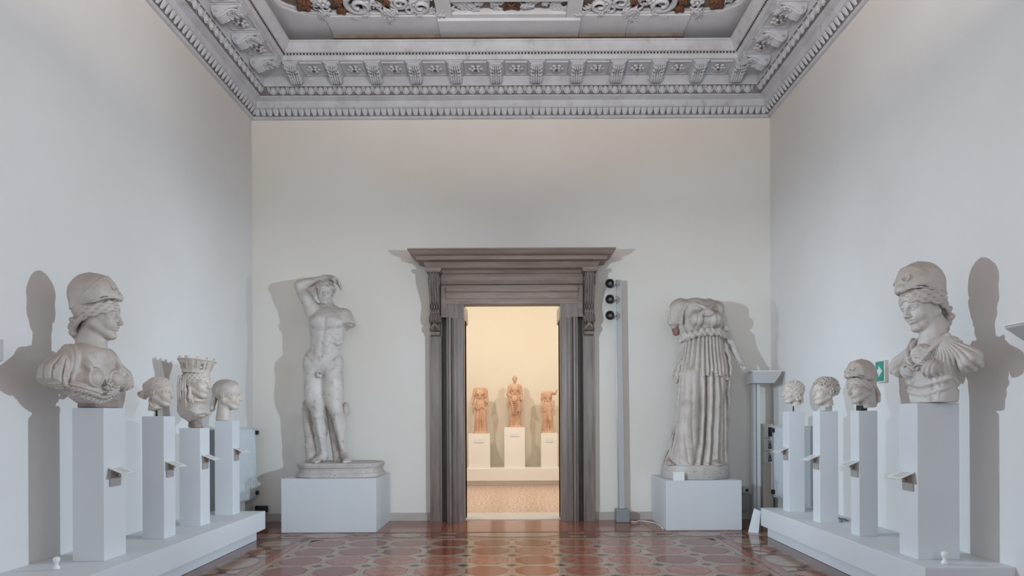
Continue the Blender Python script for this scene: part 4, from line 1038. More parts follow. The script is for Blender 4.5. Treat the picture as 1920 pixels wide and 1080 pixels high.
# ---- big helmeted bust in a draped mantle (right)
t0, zc = place_bust('BR', 'large helmeted marble bust in pleated mantle looking down on the widest right pedestal', -167, 2.398, dx=-.02)
U = .40; HF = ((0, -.01, zc), rotm(13, -6, -5), U); BF = ((.045, 0, .775), None, U)
S = SDF((-.26, -.30, .12), (.26, .28, zc+.25), .0036); S.frame(*HF); head(S, neck=.5, ears=False, neckr=.19)
S.frame(*BF); S.cap((0, .05, -.42), (0, .06, -1.0), .22, .30, .08); S.ell((0, -.02, -1.0), (.42, .26, .24), .1); S.obj('figure', M['marble_white'], t0)
S = SDF((-.30, -.36, zc-.14), (.30, .36, zc+.44), .0036); S.frame(*HF); helmet(S); S.rough(.006, 9, 30); S.obj('helmet', MA, t0)
S = SDF((-.30, -.30, zc-.30), (.30, .36, zc+.16), .0035); S.frame(*HF); helm_hair(S, rows=5); S.obj('hair', M['marble'], t0)
S = SDF((-.46, -.32, -.005), (.46, .34, zc-.20), .0056); S.frame(*BF)
S.ell((0, .06, -1.20), (.58, .35, .66)); S.cap((-.36, .10, -.84), (.36, .10, -.84), .18, .18, .25); S.ell((0, .0, -.80), (.38, .26, .2), .12)
for sx in (-1, 1):
    S.cap((sx*.42, .09, -.86), (sx*.82, .08, -1.08), .19, .20, .10); S.ell((sx*.84, .08, -1.20), (.20, .26, .24), .10); S.ell((sx*.26, -.25, -1.25), (.19, .16, .19), .06)
S.half((0, .34, 0), (0, 1, 0), .03)
for sx in (-1, 1): S.half((sx*1.0, 0, -1.24), (sx*.62, 0, -1), .04)
S.box((0, .08, -1.68), (.47, .25, .36), .20, .12)
S.ell((0, -.14, -.70), (.25, .30, .30), .03, mode='s')
for sx in (-1, 1):
    S.ell((sx*.42, .0, -.62), (.06, .06, .05), .02)
    x0_, x1_ = (-1.1, -.16) if sx < 0 else (.16, 1.1)
    pleats(S, sx*.36, -.14, -.58, 21*sx, .036, (x0_, -.5, -1.66), (x1_, .4, -.62), ex=sx*.75, sh=.75, seed=.7, r0=.06, r1=.40)
    S.strand([(sx*.40, -.04, -.62), (sx*.30, -.26, -.86), (sx*.17, -.36, -1.08), (sx*.04, -.36, -1.26)], .035, .02)
# aegis bib with small curls, knot and belt
S.ell((0, -.20, -.98), (.24, .14, .24), .04)
S.op(lambda x, y, z: -.040*np.abs(vnoise(x*13, y*13, z*13))*np.clip((.24-np.sqrt(x*x+(z+.97)**2))/.05, 0, 1), (-.3, -.6, -1.3), (.3, -.05, -.65), 0, 'd', pad=0)
S.strand([(-.34, -.34, -1.22), (-.15, -.44, -1.16), (0, -.43, -1.22), (.15, -.44, -1.16), (.34, -.34, -1.22)], .02, .01)
S.strand([(-.52, -.04, -1.44), (-.3, -.175, -1.52), (0, -.20, -1.57), (.3, -.175, -1.52), (.52, -.04, -1.44)], .05, .04)
S.strand([(-.47, .0, -1.62), (-.36, -.15, -1.68), (0, -.165, -1.76), (.36, -.15, -1.68), (.47, .0, -1.62)], .035, .04)
for k in range(9): S.strand([(-.36+.09*k, -.165, -1.60), (-.35+.0875*k, -.165, -1.70), (-.34+.085*k, -.16, -1.84)], .014, .02, n=6)
S.frame((0, 0, 0), None, 1); S.half((0, 0, .004), (0, 0, -1)); S.rough(.002, 14, 40); S.obj('mantle', M['marble_white'], t0)
S = SDF((-.22, -.16, -.0), (.26, .19, .26), .008); S.cap((.045, .05, .3), (.045, .05, -.05), .10, .08); S.rough(.01, 20, 50); S.obj('broken_base', M['marble_dark'], t0)

# ---- female head with fillet and bun (left, second)
t0, zc = place_bust('L2', 'marble female head with waved hair and low bun, left of the crowned bust', 3, 1.768, 'head')
U = .29; HF = ((0, .0, zc), rotm(4, 4, 0), U)
S = SDF((-.15, -.18, -.0), (.15, .18, zc+.17), .0037); S.frame(*HF); head(S, neck=.66, necky=.05); S.half((0, .0, -.60), (0, -.4, -1), .03); S.ell((0, .3, -.75), (.3, .3, .12), .05, mode='s'); S.rough(.006, 8); S.obj('figure', MAc, t0)
S = SDF((-.16, -.16, zc-.17), (.16, .23, zc+.17), .0036); S.frame(*HF); scalp(S); waves_side(S, rows=5, e0=26, de=9, e1=-30, de1=10, phi1=125, r=.036, amp=.01)
combed(S, rows=11, r=.024, to=(160, -35))
for sx in (-1, 1): S.strand([hs(0, 58, .02), hs(sx*45, 40, .025), hs(sx*90, 8, .03), hs(sx*135, -25, .03)], .03, .008)
S.ell((0, .46, -.10), (.15, .14, .15), .05); 
for k in range(5): S.strand([(-.13+.06*k, .40, .0), (-.12+.06*k, .60, -.06), (-.12+.06*k, .56, -.18), (-.10+.05*k, .44, -.24)], .028, .01)
for sx in (-1, 1): S.strand([(sx*.26, .14, -.2), (sx*.20, .16, -.36), (sx*.24, .06, -.50)], .035, .01, .012, 2)
S.obj('hair', MAc, t0)
tb = MB().tube([(0, .02, 0), (0, .02, .11)], .010, 10).build('steel_rod', M['black'], t0)

# ---- bust with tower crown and veil (left, third)
t0, zc = place_bust('L3', 'marble female bust wearing a tower shaped mural crown and veil', -9, 1.895, 'bust', dx=.02)
U = .335; HF = ((0, .0, zc), rotm(3, 3, 0), U); BF = ((0, 0, zc), None, U)
S = SDF((-.18, -.20, .12), (.18, .20, zc+.17), .0038); S.frame(*HF); head(S, neck=.7); S.frame(*BF); S.cap((0, .05, -.4), (0, .02, -.95), .2, .3, .1); S.obj('figure', MAc, t0)
S = SDF((-.17, -.19, zc-.22), (.17, .18, zc+.16), .0037); S.frame(*HF); scalp(S); waves_side(S, rows=7, e0=22, de=7, e1=-38, de1=9, phi1=105, r=.038, amp=.022, w=4, lift=.015)
for sx in (-1, 1): 
    S.strand([(sx*.30, .02, -.18), (sx*.28, .0, -.34), (sx*.33, -.02, -.48), (sx*.27, -.06, -.62)], .05, .01, .025, 3)
    S.strand([(sx*.26, -.05, -.42), (sx*.30, -.10, -.55), (sx*.26, -.14, -.70)], .04, .01, .02, 2)
S.obj('hair', MAc, t0)
# crown: flaring eight sided wall with gates and merlons
cr = MB(); n = 16; cz0, cz1 = zc+.115, zc+.265
S = SDF((-.21, -.22, zc+.08), (.21, .24, zc+.32), .0036); S.frame((0, .0, zc), rotm(3, 3, 0), U)
def wall_fn(x, y, z):
    a = np.arctan2(y-.03, x); q = np.sqrt(x*x+(y-.03)**2); m = PI/5
    am = np.mod(a+m/2, m)-m/2; rr = q*np.cos(am)
    r_out = .40+.16*np.clip((z-.32)/.42, 0, 1)**1.5
    return np.maximum(np.maximum(rr-r_out, (r_out-.075)-rr), np.maximum(z-.76, .32-z))*.9
S.op(wall_fn, (-.62, -.62, .30), (.62, .68, .78))
S.ring((0, .03, .34), .40, .035, (0, 0, 1), .01); S.ring((0, .03, .42), .415, .015, (0, 0, 1), .01); S.ring((0, .03, .74), .565, .022, (0, 0, 1), .015)
for k in range(10):
    a = 2*PI*(k+.5)/10+PI/10*0; c_, s_ = math.cos(a), math.sin(a)
    if k % 2 == 0:
        S.box((.46*c_, .03+.46*s_, .50), (.14, .045, .07), .01, rot=(0, 0, math.degrees(a)), mode='s'); S.cap((.35*c_, .03+.35*s_, .57), (.60*c_, .03+.60*s_, .57), .045, .045, 0, 's')
    a2 = 2*PI*k/10
    S.cap((.47*math.cos(a2), .03+.47*math.sin(a2), .45), (.555*math.cos(a2), .03+.555*math.sin(a2), .74), .014, .014, .01)
for k in range(10):
    a = 2*PI*k/10; S.box((.535*math.cos(a), .03+.535*math.sin(a), .79), (.035, .055, .045), .01, rot=(0, 0, math.degrees(a)))
S.rough(.004, 20); S.obj('mural_crown', MAc, t0)
# veil falling from the crown behind the ears, and the chest fragment
S = SDF((-.24, -.20, -.0), (.24, .22, zc+.15), .0055); S.frame(*BF)
S.ell((0, .16, .0), (.41, .34, .42)); S.cap((0, .22, -.1), (0, .18, -.80), .36, .42, .15)
S.half((0, .10, 0), (0, -1, .05), .03); S.ell((0, .06, .02), (.345, .42, .40), .02, mode='s'); S.cap((0, .0, -.2), (0, -.02, -.7), .30, .28, .05, 's')
for sx in (-1, 1):
    for k in range(4): S.strand([(sx*(.36+.02*k), .13+.06*k, .22), (sx*(.40+.015*k), .12+.07*k, -.1), (sx*(.38+.02*k), .12+.07*k, -.45), (sx*(.43-.02*k), .08+.08*k, -.8)], .026, .012)
S.ell((0, -.03, -.96), (.50, .31, .42), .1); S.cap((-.22, -.06, -.76), (.22, -.06, -.76), .17, .17, .1)
for k in range(7): S.strand([(-.36+.12*k, .0-.10, -.78), (-.30+.10*k, -.24, -.98), (-.22+.08*k, -.22, -1.25)], .028, .012, n=10)
for sx in (-1, 1): S.half((sx*.42, 0, -.95), (sx*.85, 0, -.62), .04)
S.half((0, -.30, -1.0), (0, -.55, -1), .04)
S.half((0, 0, -1.42), (0, 0, -1), .02); S.rough(.012, 9, 25); S.obj('veil', M['marble'], t0)
S = SDF((-.10, -.09, -.0), (.10, .13, .10), .007); S.box((0, .02, .03), (.055, .05, .05), .02); S.rough(.01, 20, 50); S.obj('broken_base', M['marble_dark'], t0)

# ---- sleek haired head (left, fourth)
t0, zc = place_bust('L4', 'marble female head with smooth drawn-back hair, nearest to left radiator', 5, 1.80, 'head')
U = .365; HF = ((0, .0, zc), rotm(5, 2, 0), U)
S = SDF((-.18, -.21, -.0), (.18, .20, zc+.19), .0042); S.frame(*HF); head(S, neck=.80, necky=.05); S.frame((0, 0, 0), None, 1); S.half((0, 0, .0036), (0, 0, -1), .01); S.rough(.002, 20); S.obj('figure', MAc, t0)
S = SDF((-.17, -.17, zc-.26), (.17, .25, zc+.20), .0038); S.frame(*HF); S.ell(HC, (.356, .447, .375)); S.half((0, -.27, .20), (0, -1, -.7), .03); S.half((0, 0, -.10), (0, -.5, -1), .03)
for sx in (-1, 1):
    for k in range(5): S.strand([hs(sx*4, 36+5*k, .0), hs(sx*45, 26+7*k, .0036), hs(sx*85, 4+7*k, .0036), hs(sx*120, -22+5*k, .0)], .030, .010, .004, 3)
for k in range(6): S.strand([(-.15+.06*k, .36, -.08), (-.12+.05*k, .40, -.25), (-.10+.04*k, .42, -.40), (-.08+.03*k, .44, -.52)], .05, .015, .008, 2)
S.ell((0, .43, -.50), (.13, .09, .10), .03)
S.obj('hair', M['marble'], t0)

# ---- small curly head (right, first)
t0, zc = place_bust('R1', 'small marble head of child with long curls, nearest to right radiator', -176, 1.795, 'head')
U = .275; HF = ((0, .0, zc), rotm(2, -3, 0), U)
S = SDF((-.14, -.17, .02), (.14, .16, zc+.16), .0036); S.frame(*HF); head(S, neck=.62, child=1.0, ears=False, mouth=.85); S.half((0, 0, -.60), (0, .25, -1), .03); S.rough(.012, 7); S.obj('figure', MAc, t0)
S = SDF((-.15, -.15, zc-.20), (.15, .17, zc+.17), .0035); S.frame(*HF); curls(S, 210, .031, .024, rad=(.355, .44, .36), seed=2, lift=.008)
rnd = random.Random(3)
for k in range(70):
    a = rnd.uniform(-.55, PI+.55); z = rnd.uniform(-.44, .02); q = (.325*math.cos(a), .08+.28*math.sin(a), z); S.ring(q, .034, .027, (math.cos(a)+rnd.uniform(-.5, .5), math.sin(a), rnd.uniform(-.6, .6)), .01)
S.obj('curls', MAc, t0)
MB().tube([(0, 0, 0), (0, 0, .10)], .008, 10).build('steel_rod', M['black'], t0)

# ---- curly youth (right, second)
t0, zc = place_bust('R2', 'marble head of youth with short thick curls and parted lips', -170, 1.768, 'head')
U = .292; HF = ((0, .0, zc), rotm(-2, -2, 0), U)
S = SDF((-.15, -.18, .0), (.15, .18, zc+.17), .0036); S.frame(*HF); head(S, neck=.66); S.half((0, 0, -.58), (0, .35, -1), .02); S.rough(.004, 10); S.obj('figure', MAc, t0)
S = SDF((-.16, -.18, zc-.13), (.16, .19, zc+.19), .0035); S.frame(*HF); curls(S, 240, .032, .025, seed=6, lift=.028); S.obj('curls', M['marble'], t0)
S = SDF((-.07, -.07, -.0), (.07, .08, .09), .0036); S.box((0, .01, .02), (.045, .05, .05), .015); S.obj('stone_mount', M['lamp_grey'], t0)

# ---- small helmeted head (right, third)
t0, zc = place_bust('R3', 'marble head in a pointed helmet between the youth and the large draped bust', -171, 1.775, 'head', dx=-.02)
U = .302; HF = ((0, .0, zc), rotm(6, -4, 0), U)
S = SDF((-.16, -.19, -.0), (.16, .18, zc+.18), .0038); S.frame(*HF); head(S, neck=.72, ears=False); S.half((0, 0, -.66), (0, .05, -1), .02); S.rough(.006, 9); S.obj('figure', MA, t0)
S = SDF((-.17, -.22, zc-.06), (.17, .22, zc+.33), .0038); S.frame(*HF); helmet(S); S.rough(.008, 9, 25); S.obj('helmet', MA, t0)
S = SDF((-.17, -.17, zc-.19), (.17, .22, zc+.13), .0037); S.frame(*HF); scalp(S, low=(0, 0, -.3)); helm_hair(S, bun=None, rows=4)
S.cap((0, .16, -.1), (0, .20, -.52), .26, .22, .06); 
for k in range(7): S.strand([(-.24+.08*k, .30, .0), (-.24+.08*k, .40, -.25), (-.21+.07*k, .38, -.50)], .04, .012, .01, 2)
S.obj('hair', MA, t0)
MB().box(-.035, .035, -.035, .035, 0, .05, .004).build('mount_block', M['black'], t0)
# ------------------------------------------------------------------ full-length statues
def rrloft(layers, n=9, cx=0, cy=0):
    """rounded rectangles (hx, hy, r, z) joined"""
    mb = MB(); vs = []; m = 4*n
    for hx_, hy_, r, z in layers:
        for q, (sx, sy) in enumerate(((1, 1), (-1, 1), (-1, -1), (1, -1))):
            for k in range(n):
                a = PI/2*(q+k/(n-1.0)); vs.append((cx+sx*(hx_-r)+r*math.cos(a), cy+sy*(hy_-r)+r*math.sin(a), z))
    L = len(layers)
    fs = [(i*m+k, i*m+(k+1) % m, (i+1)*m+(k+1) % m, (i+1)*m+k) for i in range(L-1) for k in range(m)]
    fs += [tuple(range(m))[::-1], tuple((L-1)*m+k for k in range(m))]
    return mb.add(vs, fs)
def fingers(S, base, d, side, n, L, r, curl, k=.006):
    """four fingers from a knuckle line; d = direction, side = across the palm, n = palm normal (curl towards it)"""
    base, d, side, n = (np.array(v, float) for v in (base, d, side, n))
    for i in range(4):
        b = base+side*(i-1.5)*r*2.15; l = L*(.85, 1.0, .95, .78)[i]; c = curl*(1+.12*i)
        p1 = b+d*l*.42; d2 = d*math.cos(c)+n*math.sin(c); p2 = p1+d2*l*.33; d3 = d*math.cos(2*c)+n*math.sin(2*c); p3 = p2+d3*l*.27
        S.chain([b, p1, p2, p3], [r*1.05, r, r*.92, r*.75], k)

# ---- nude youth with raised arm
t0 = empty('marble_statue', (-2.46, 9.2, .713), 0, 'nude male marble statue with one arm over its head, left of the doorway', 'statue')
S = SDF((-.72, -.42, .17), (.36, .34, 2.86), .0088)
S.ell((-.14, .0, 2.10), (.245, .16, .25)); S.cap((-.31, .03, 2.17), (.05, .03, 2.14), .105, .105, .12)
S.ell((-.155, .0, 1.95), (.225, .15, .22), .08); S.ell((-.19, .0, 1.77), (.20, .135, .20), .08); S.ell((-.225, .02, 1.57), (.235, .165, .18), .08)
for x_, z_ in ((-.255, 2.125), (-.035, 2.115)): S.ell((x_, -.105, z_), (.122, .068, .092), .035)
S.ell((-.40, .0, 1.60), (.085, .12, .13), .06); S.ell((-.03, .02, 1.58), (.08, .12, .12), .06)
for i in range(4):       # belly muscles
    for s_ in (-1, 1): S.ell((-.165+s_*.052-.012*i, -.108, 1.97-.085*i), (.055, .040, .048), .03)
S.cap((-.145, -.175, 2.16), (-.195, -.165, 1.66), .006, .008, .035, 's'); S.ell((-.195, -.155, 1.655), (.014, .03, .018), .015, mode='s')
S.chain([(-.44, -.06, 1.70), (-.38, -.13, 1.62), (-.28, -.165, 1.46)], .010, .03, 's'); S.chain([(-.00, -.08, 1.68), (-.06, -.13, 1.60), (-.17, -.165, 1.46)], .010, .03, 's')
S.chain([(-.36, -.09, 2.05), (-.27, -.165, 2.02), (-.15, -.16, 2.035)], .006, .03, 's'); S.chain([(.07, -.09, 2.04), (-.02, -.165, 2.015), (-.14, -.16, 2.035)], .006, .03, 's')
for s_ in (-1, 1):
    for i in range(3): S.strand([(-.15+s_*.20, -.04, 2.0-.07*i), (-.15+s_*.15, -.10, 1.965-.07*i)], .018, .03, n=4)
S.cap((-.17, .06, 2.40), (-.30, .04, 2.25), .055, .07, .08); S.cap((-.17, .06, 2.38), (.02, .04, 2.23), .065, .07, .08)
S.chain([(-.16, -.085, 2.215), (-.26, -.07, 2.24), (-.33, -.03, 2.28)], .014, .03); S.chain([(-.14, -.085, 2.212), (-.04, -.07, 2.225), (.04, -.03, 2.26)], .014, .03)
# raised right arm laid over the head
S.ell((-.36, .02, 2.30), (.105, .105, .125), .06); S.cap((-.36, .02, 2.30), (-.535, .02, 2.625), .092, .068, .05)
S.ell((-.435, .0, 2.46), (.082, .088, .13), .04, rot=(0, -28, 0)); S.ell((-.49, .04, 2.50), (.07, .07, .12), .04, rot=(0, -28, 0))
S.ell((-.545, .02, 2.655), (.062, .062, .058), .03); S.cap((-.54, .02, 2.655), (-.20, .05, 2.755), .070, .043, .04); S.ell((-.43, .03, 2.69), (.12, .064, .060), .03, rot=(0, -16, 0))
S.cap((-.34, .06, 2.22), (-.33, .04, 1.98), .075, .05, .08)
S.cap((-.20, .05, 2.755), (-.10, .02, 2.745), .045, .05, .03); S.ell((-.085, .005, 2.735), (.062, .035, .05), .02, rot=(0, 20, 0))
fingers(S, (-.045, -.01, 2.725), (.78, -.15, -.60), (.20, -.85, .35), (-.5, 0, -.86), .165, .0165, .32)
S.chain([(-.10, -.03, 2.74), (-.05, -.075, 2.715), (-.01, -.085, 2.67)], [.022, .018, .014], .012)
# stump of the left arm
S.ell((.075, .02, 2.215), (.115, .11, .115), .05); S.cap((.085, .02, 2.20), (.155, -.03, 2.09), .098, .088, .04)
S.cap((.13, .0, 2.16), (.165, -.03, 2.08), .085, .080, .03); S.half((.16, -.03, 2.085), (.15, -.35, -.9), 0, (.108, -.3, 1.9), (.36, .3, 2.2)); S.ell((.165, -.03, 2.08), (.035, .03, .014), .01)
# legs
S.cap((-.345, .01, 1.50), (-.275, -.05, .87), .145, .082, .06); S.ell((-.35, -.03, 1.20), (.122, .13, .30), .06); S.ell((-.24, .03, 1.33), (.07, .10, .16), .05)
S.ell((-.275, -.115, .845), (.050, .040, .058), .03); S.ell((-.285, -.075, .95), (.075, .06, .09), .04)
S.cap((-.275, -.03, .84), (-.215, .03, .32), .080, .042, .05); S.ell((-.262, .045, .66), (.083, .085, .165), .04); S.cap((-.27, -.09, .74), (-.225, -.03, .36), .028, .02, .05)
S.cap((-.095, .02, 1.50), (-.035, -.03, .92), .150, .088, .06); S.ell((-.075, -.03, 1.20), (.135, .135, .30), .06); S.ell((-.17, .03, 1.33), (.06, .09, .15), .04)
S.ell((-.03, -.105, .90), (.052, .040, .060), .03); S.ell((-.045, -.07, 1.0), (.08, .06, .09), .04)
S.cap((-.03, -.02, .89), (.058, .03, .33), .084, .044, .05); S.ell((.012, .05, .70), (.088, .088, .17), .04); S.cap((-.02, -.075, .79), (.05, -.03, .38), .03, .02, .05)
S.cap((-.235, .04, 1.42), (-.235, .0, 1.50), .10, .10, .06)
for s_ in (-.02, .022): S.ell((-.235+s_, -.145, 1.378), (.025, .024, .032), .015)
S.ell((-.237, -.18, 1.395), (.016, .018, .034), .010)
for j in range(7): S.ell((-.235+.014*(j-3), -.148+.003*abs(j-3), 1.438-.004*abs(j-3)), (.015, .012, .014), .012)
for ax, ay, tx, ty in ((-.215, .04, -.305, -.235), (.058, .04, .175, -.215)):   # feet with toes
    S.cap((ax, ay+.02, .255), (ax+(tx-ax)*.2, ay-.03, .245), .048, .05, .04); S.cap((ax, ay, .30), (ax+(tx-ax)*.75, ay+(ty-ay)*.72, .222), .045, .034, .04)
    d_ = np.array([tx-ax, ty-ay, 0]); d_ /= np.linalg.norm(d_); sd = np.array([-d_[1], d_[0], 0]); b_ = np.array([ax, ay, 0])+d_*.19
    S.ell(tuple(b_+[0, 0, .215]), (.058, .058, .030), .03)
    sg = 1 if tx < ax else -1
    for i in range(5):
        o2 = sd*sg*(-1)*(i-2)*.024; l = (.085, .08, .07, .058, .045)[i]; r_ = (.021, .0155, .0145, .0135, .013)[i]
        S.cap(tuple(b_+o2+d_*.035+[0, 0, .212]), tuple(b_+o2+d_*l+[0, 0, .205]), r_, r_, .008)
HFm = ((-.178, -.02, 2.535), rotm(5, 3, 12), .325)
S.frame((-.178, -.02, 2.535), rotm(0, 0, 0), .325); S.cap((0, .12, -.30), (.02, .18, -.95), .19, .24, .08); S.frame((0, 0, 0), None, 1)
S.rough(.0025, 12, 35); body = S
S.obj('figure', M['marble_white'], t0)
S = SDF((-.36, -.22, 2.32), (.01, .18, 2.74), .005); S.frame(*HFm); head(S, neck=.5); S.obj('head', M['marble_white'], t0)
S = SDF((-.36, -.22, 2.42), (.01, .18, 2.76), .0048); S.frame(*HFm); curls(S, 210, .034, .027, seed=9, lift=.035)
S.obj('curls', M['marble'], t0)
S = SDF((-.60, -.08, .17), (-.25, .28, 1.12), .0075)
for i, (x_, z_, r_) in enumerate(((-.405, .19, .078), (-.425, .38, .072), (-.44, .55, .066), (-.46, .72, .060), (-.475, .90, .054), (-.482, 1.0, .050))):
    if i < 5:
        nx_ = [(-.425, .38), (-.44, .55), (-.46, .72), (-.475, .90), (-.482, 1.0)][i]; S.cap((x_, .08, z_), (nx_[0], .08, nx_[1]), r_, r_-.006, .005)
    S.ring((x_, .08, z_+.01), r_-.004, .014, (.1, 0, 1), .008)
S.ell((-.48, .09, 1.03), (.035, .04, .05), .03); S.rough(.006, 14, 40); S.obj('tree_stump', M['marble'], t0)
S = SDF((-.36, .02, .17), (.16, .26, 1.06), .008); S.cap((-.18, .12, .95), (-.04, .12, .20), .045, .075, .03); S.ell((.065, .11, .93), (.055, .06, .10), .02); S.cap((.065, .11, .9), (.04, .09, .80), .05, .03, .02); S.rough(.006, 14); S.obj('support', M['marble'], t0)
rrloft([(.575, .42, .30, .0), (.585, .43, .30, .012), (.575, .42, .30, .05), (.555, .40, .29, .062), (.545, .39, .28, .10), (.548, .395, .28, .128), (.565, .41, .29, .135), (.57, .415, .29, .172), (.555, .40, .28, .190)], 9, .035, 0).build('oval_base', M['plinth_stone'], t0)

# ---- draped women
def robe(S, lv, n, A, k=0.0, hem=None, top=9.0, sharp=.62, warp=.5, fade=None, seed=0.0, mode='u'):
    zz, cxs, cys, rxs, rys = (np.array(c_, np.float32) for c_ in zip(*sorted(lv)))
    mx = float(rxs.max())+A; my = float(rys.max())+A; x0 = float(cxs.min()); x1 = float(cxs.max())
    def fn(x, y, z):
        cx = np.interp(z, zz, cxs); cy = np.interp(z, zz, cys); rx = np.interp(z, zz, rxs); ry = np.interp(z, zz, rys)
        u = (x-cx)/rx; v = (y-cy)/ry; q = np.sqrt(u*u+v*v); a = np.arctan2(v, u)
        ph = n*a+warp*(np.sin(2.3*a+seed)+.7*np.sin(5.1*a+1.7*z+seed*2)+.25*np.sin(7*z+3*a))
        rd = np.abs(np.sin(ph))**sharp
        am = A if fade is None else A*fade(a, z)
        d = (q-1)*np.minimum(rx, ry)*.85+am*(1-rd)
        h_ = (zz[0] if hem is None else hem(a))
        return np.maximum(np.maximum(d, h_-z), z-top)*.8
    return S.op(fn, (x0-mx, -my+float(cys.min()), float(zz[0])), (x1+mx, my+float(cys.max()), float(min(zz[-1], top))), k, mode)

t0 = empty('marble_statue', (2.52, 9.25, .661), 0, 'headless draped marble woman, one arm lowered, right of the doorway', 'statue')
MB().lathe([(.455, 0), (.465, .01), (.462, .16), (.452, .185), (.0, .186)], 48, (-.02, 0, 0), 1.0, .93, True).build('round_base', M['plinth_stone'], t0)
lv = [(.18, -.01, .0, .45, .28), (.30, .01, .0, .43, .27), (.5, .045, .0, .385, .25), (.86, .075, .0, .36, .235), (1.2, .08, .0, .35, .23), (1.45, .08, .0, .34, .22), (1.7, .08, .02, .28, .18)]
S = SDF((-.56, -.40, .16), (.56, .36, 1.75), .0092)
def fd(a, z):   # smooth over the forward leg (towards -x, -y)
    w_ = np.clip((np.abs(((a+2.30+PI) % (2*PI))-PI)-.22)/.5, 0, 1); return .12+.88*w_
robe(S, lv, 10.5, .10, top=1.65, sharp=.8, warp=.35, fade=fd, seed=.6)
S.cap((-.08, -.08, 1.42), (-.145, -.165, .95), .14, .105, .07); S.cap((-.145, -.165, .95), (-.215, -.12, .28), .105, .115, .07); S.ell((-.15, -.185, .96), (.075, .085, .10), .05)
for k_ in range(4): S.strand([(-.20-.015*k_, -.12+.03*k_, 1.35), (-.25-.012*k_, -.13+.03*k_, .9), (-.30-.02*k_, -.10+.04*k_, .5), (-.38-.02*k_, -.08+.05*k_, .22)], .016, .012, .006, 3, (1, 0, 0))
for x_, y_ in ((-.40, -.16), (.21, -.30)):
    S.cap((x_, y_+.06, .215), (x_-.02, y_-.05, .205), .052, .038, .02)
    for i in range(5): S.cap((x_-.045+.02*i, y_-.05, .205), (x_-.05+.02*i, y_-.095+.008*abs(i-1), .200), .0125, .012, .006)
for k_ in range(6): S.ring((-.41+.035*k_, -.12-.018*k_, .215+.012*(k_ % 2)), .032, .014, (1, .3*k_, .3), .01)
S.op(lambda x, y, z: .014*(1-np.abs(np.sin(34*(x+.10*(z-1.0)*(x < .0)-.0)/(1+.35*(1.2-z))+1.2*np.sin(3*z+4*x)))**.6)*np.clip((1.45-z)/.2, 0, 1), (-.5, -.5, .22), (.5, .0, 1.45), 0, 'd', pad=0)
S.half((0, 0, .184), (0, 0, -1), .0); S.rough(.003, 14, 35); S.obj('skirt', M['marble'], t0)
# overfold with a pouched roll under the breast
lv2 = [(1.28, .09, .0, .375, .245), (1.45, .085, .0, .37, .24), (1.55, .085, .0, .36, .235), (1.75, .09, .0, .315, .21), (1.92, .095, .0, .285, .195), (2.05, .10, .0, .27, .18)]
S = SDF((-.38, -.34, 1.22), (.56, .32, 2.12), .0072)
def hem(a):
    f = np.cos(a+PI/2)   # 1 in front
    st = .5+.5*np.sin(9*a+.8); return 1.40+.05*(st > .5)*1.0-.10*np.clip(np.abs(np.cos(a))-.75, 0, 1)*2.2+.012*np.sin(23*a)
robe(S, lv2, 15, .045, hem=hem, top=2.02, sharp=.75, warp=.7, seed=2.1)
for s_, x_, z0_, z1_ in ((-1, -.27, 1.62, 1.33), (1, .455, 1.85, 1.42)):
    for k_ in range(3): S.strand([(x_-s_*.06+.01*k_, -.02+.05*k_-.05, z0_), (x_+s_*.0, -.06+.05*k_, (z0_+z1_)/2), (x_+s_*.015, -.06+.05*k_, z1_+.03*k_)], .022, .012, .008, 3, (1, 0, 0), 12, k_)
S.rough(.002, 16, 40); S.obj('overfold', M['marble'], t0)
S = SDF((-.30, -.32, 1.84), (.48, .30, 2.12), .006)
N_ = 26
for k_ in range(N_):
    a = -PI*1.02+k_*(PI*1.04)/(N_-1); cx_ = .095+.30*math.cos(a); cy_ = .0+.20*math.sin(a); z_ = 1.955+.055*math.sin(-a)**2-.0+.02*(math.cos(a))
    S.ell((cx_, cy_, z_), (.040, .042, .052+.012*(k_ % 3)), .015, rot=(0, 35*(1 if k_ % 2 else -1), math.degrees(a)))
    if k_ % 2: S.strand([(cx_-.03, cy_-.03, z_+.05), (cx_, cy_-.045, z_), (cx_+.035, cy_-.03, z_-.05)], .012, .008, n=5)
S.obj('girdle_roll', M['marble'], t0)
# bodice, arms and hand
S = SDF((-.42, -.32, 1.92), (.50, .30, 2.60), .0066)
S.ell((.10, .0, 2.16), (.275, .175, .24)); S.cap((-.19, .02, 2.40), (.29, .02, 2.36), .095, .09, .14); S.ell((.08, .02, 2.40), (.20, .13, .12), .08)
for x_ in (-.01, .215): S.ell((x_, -.13, 2.19), (.118, .105, .112), .045)
S.ell((-.24, .02, 2.38), (.105, .115, .11), .06); S.ell((.315, .03, 2.35), (.09, .11, .11), .06)
S.ell((.10, -.03, 2.565), (.115, .085, .085), .02, mode='s'); S.ell((.11, -.05, 2.50), (.075, .10, .05), .03, mode='s')
S.cap((-.255, .02, 2.37), (-.305, -.01, 2.185), .100, .088, .03); S.cap((-.30, -.01, 2.19), (-.30, -.01, 2.12), .075, .055, .01)
S.op(lambda x, y, z: .016*(1-np.abs(np.sin(46*(x-.10)/(1+.9*(2.55-z))+2*np.sin(5*z)))**.7)*np.clip((2.42-z)/.2, 0, 1)*np.clip((y*-1-.02)/.06, 0, 1), (-.2, -.3, 1.95), (.42, .1, 2.45), 0, 'd', pad=0)
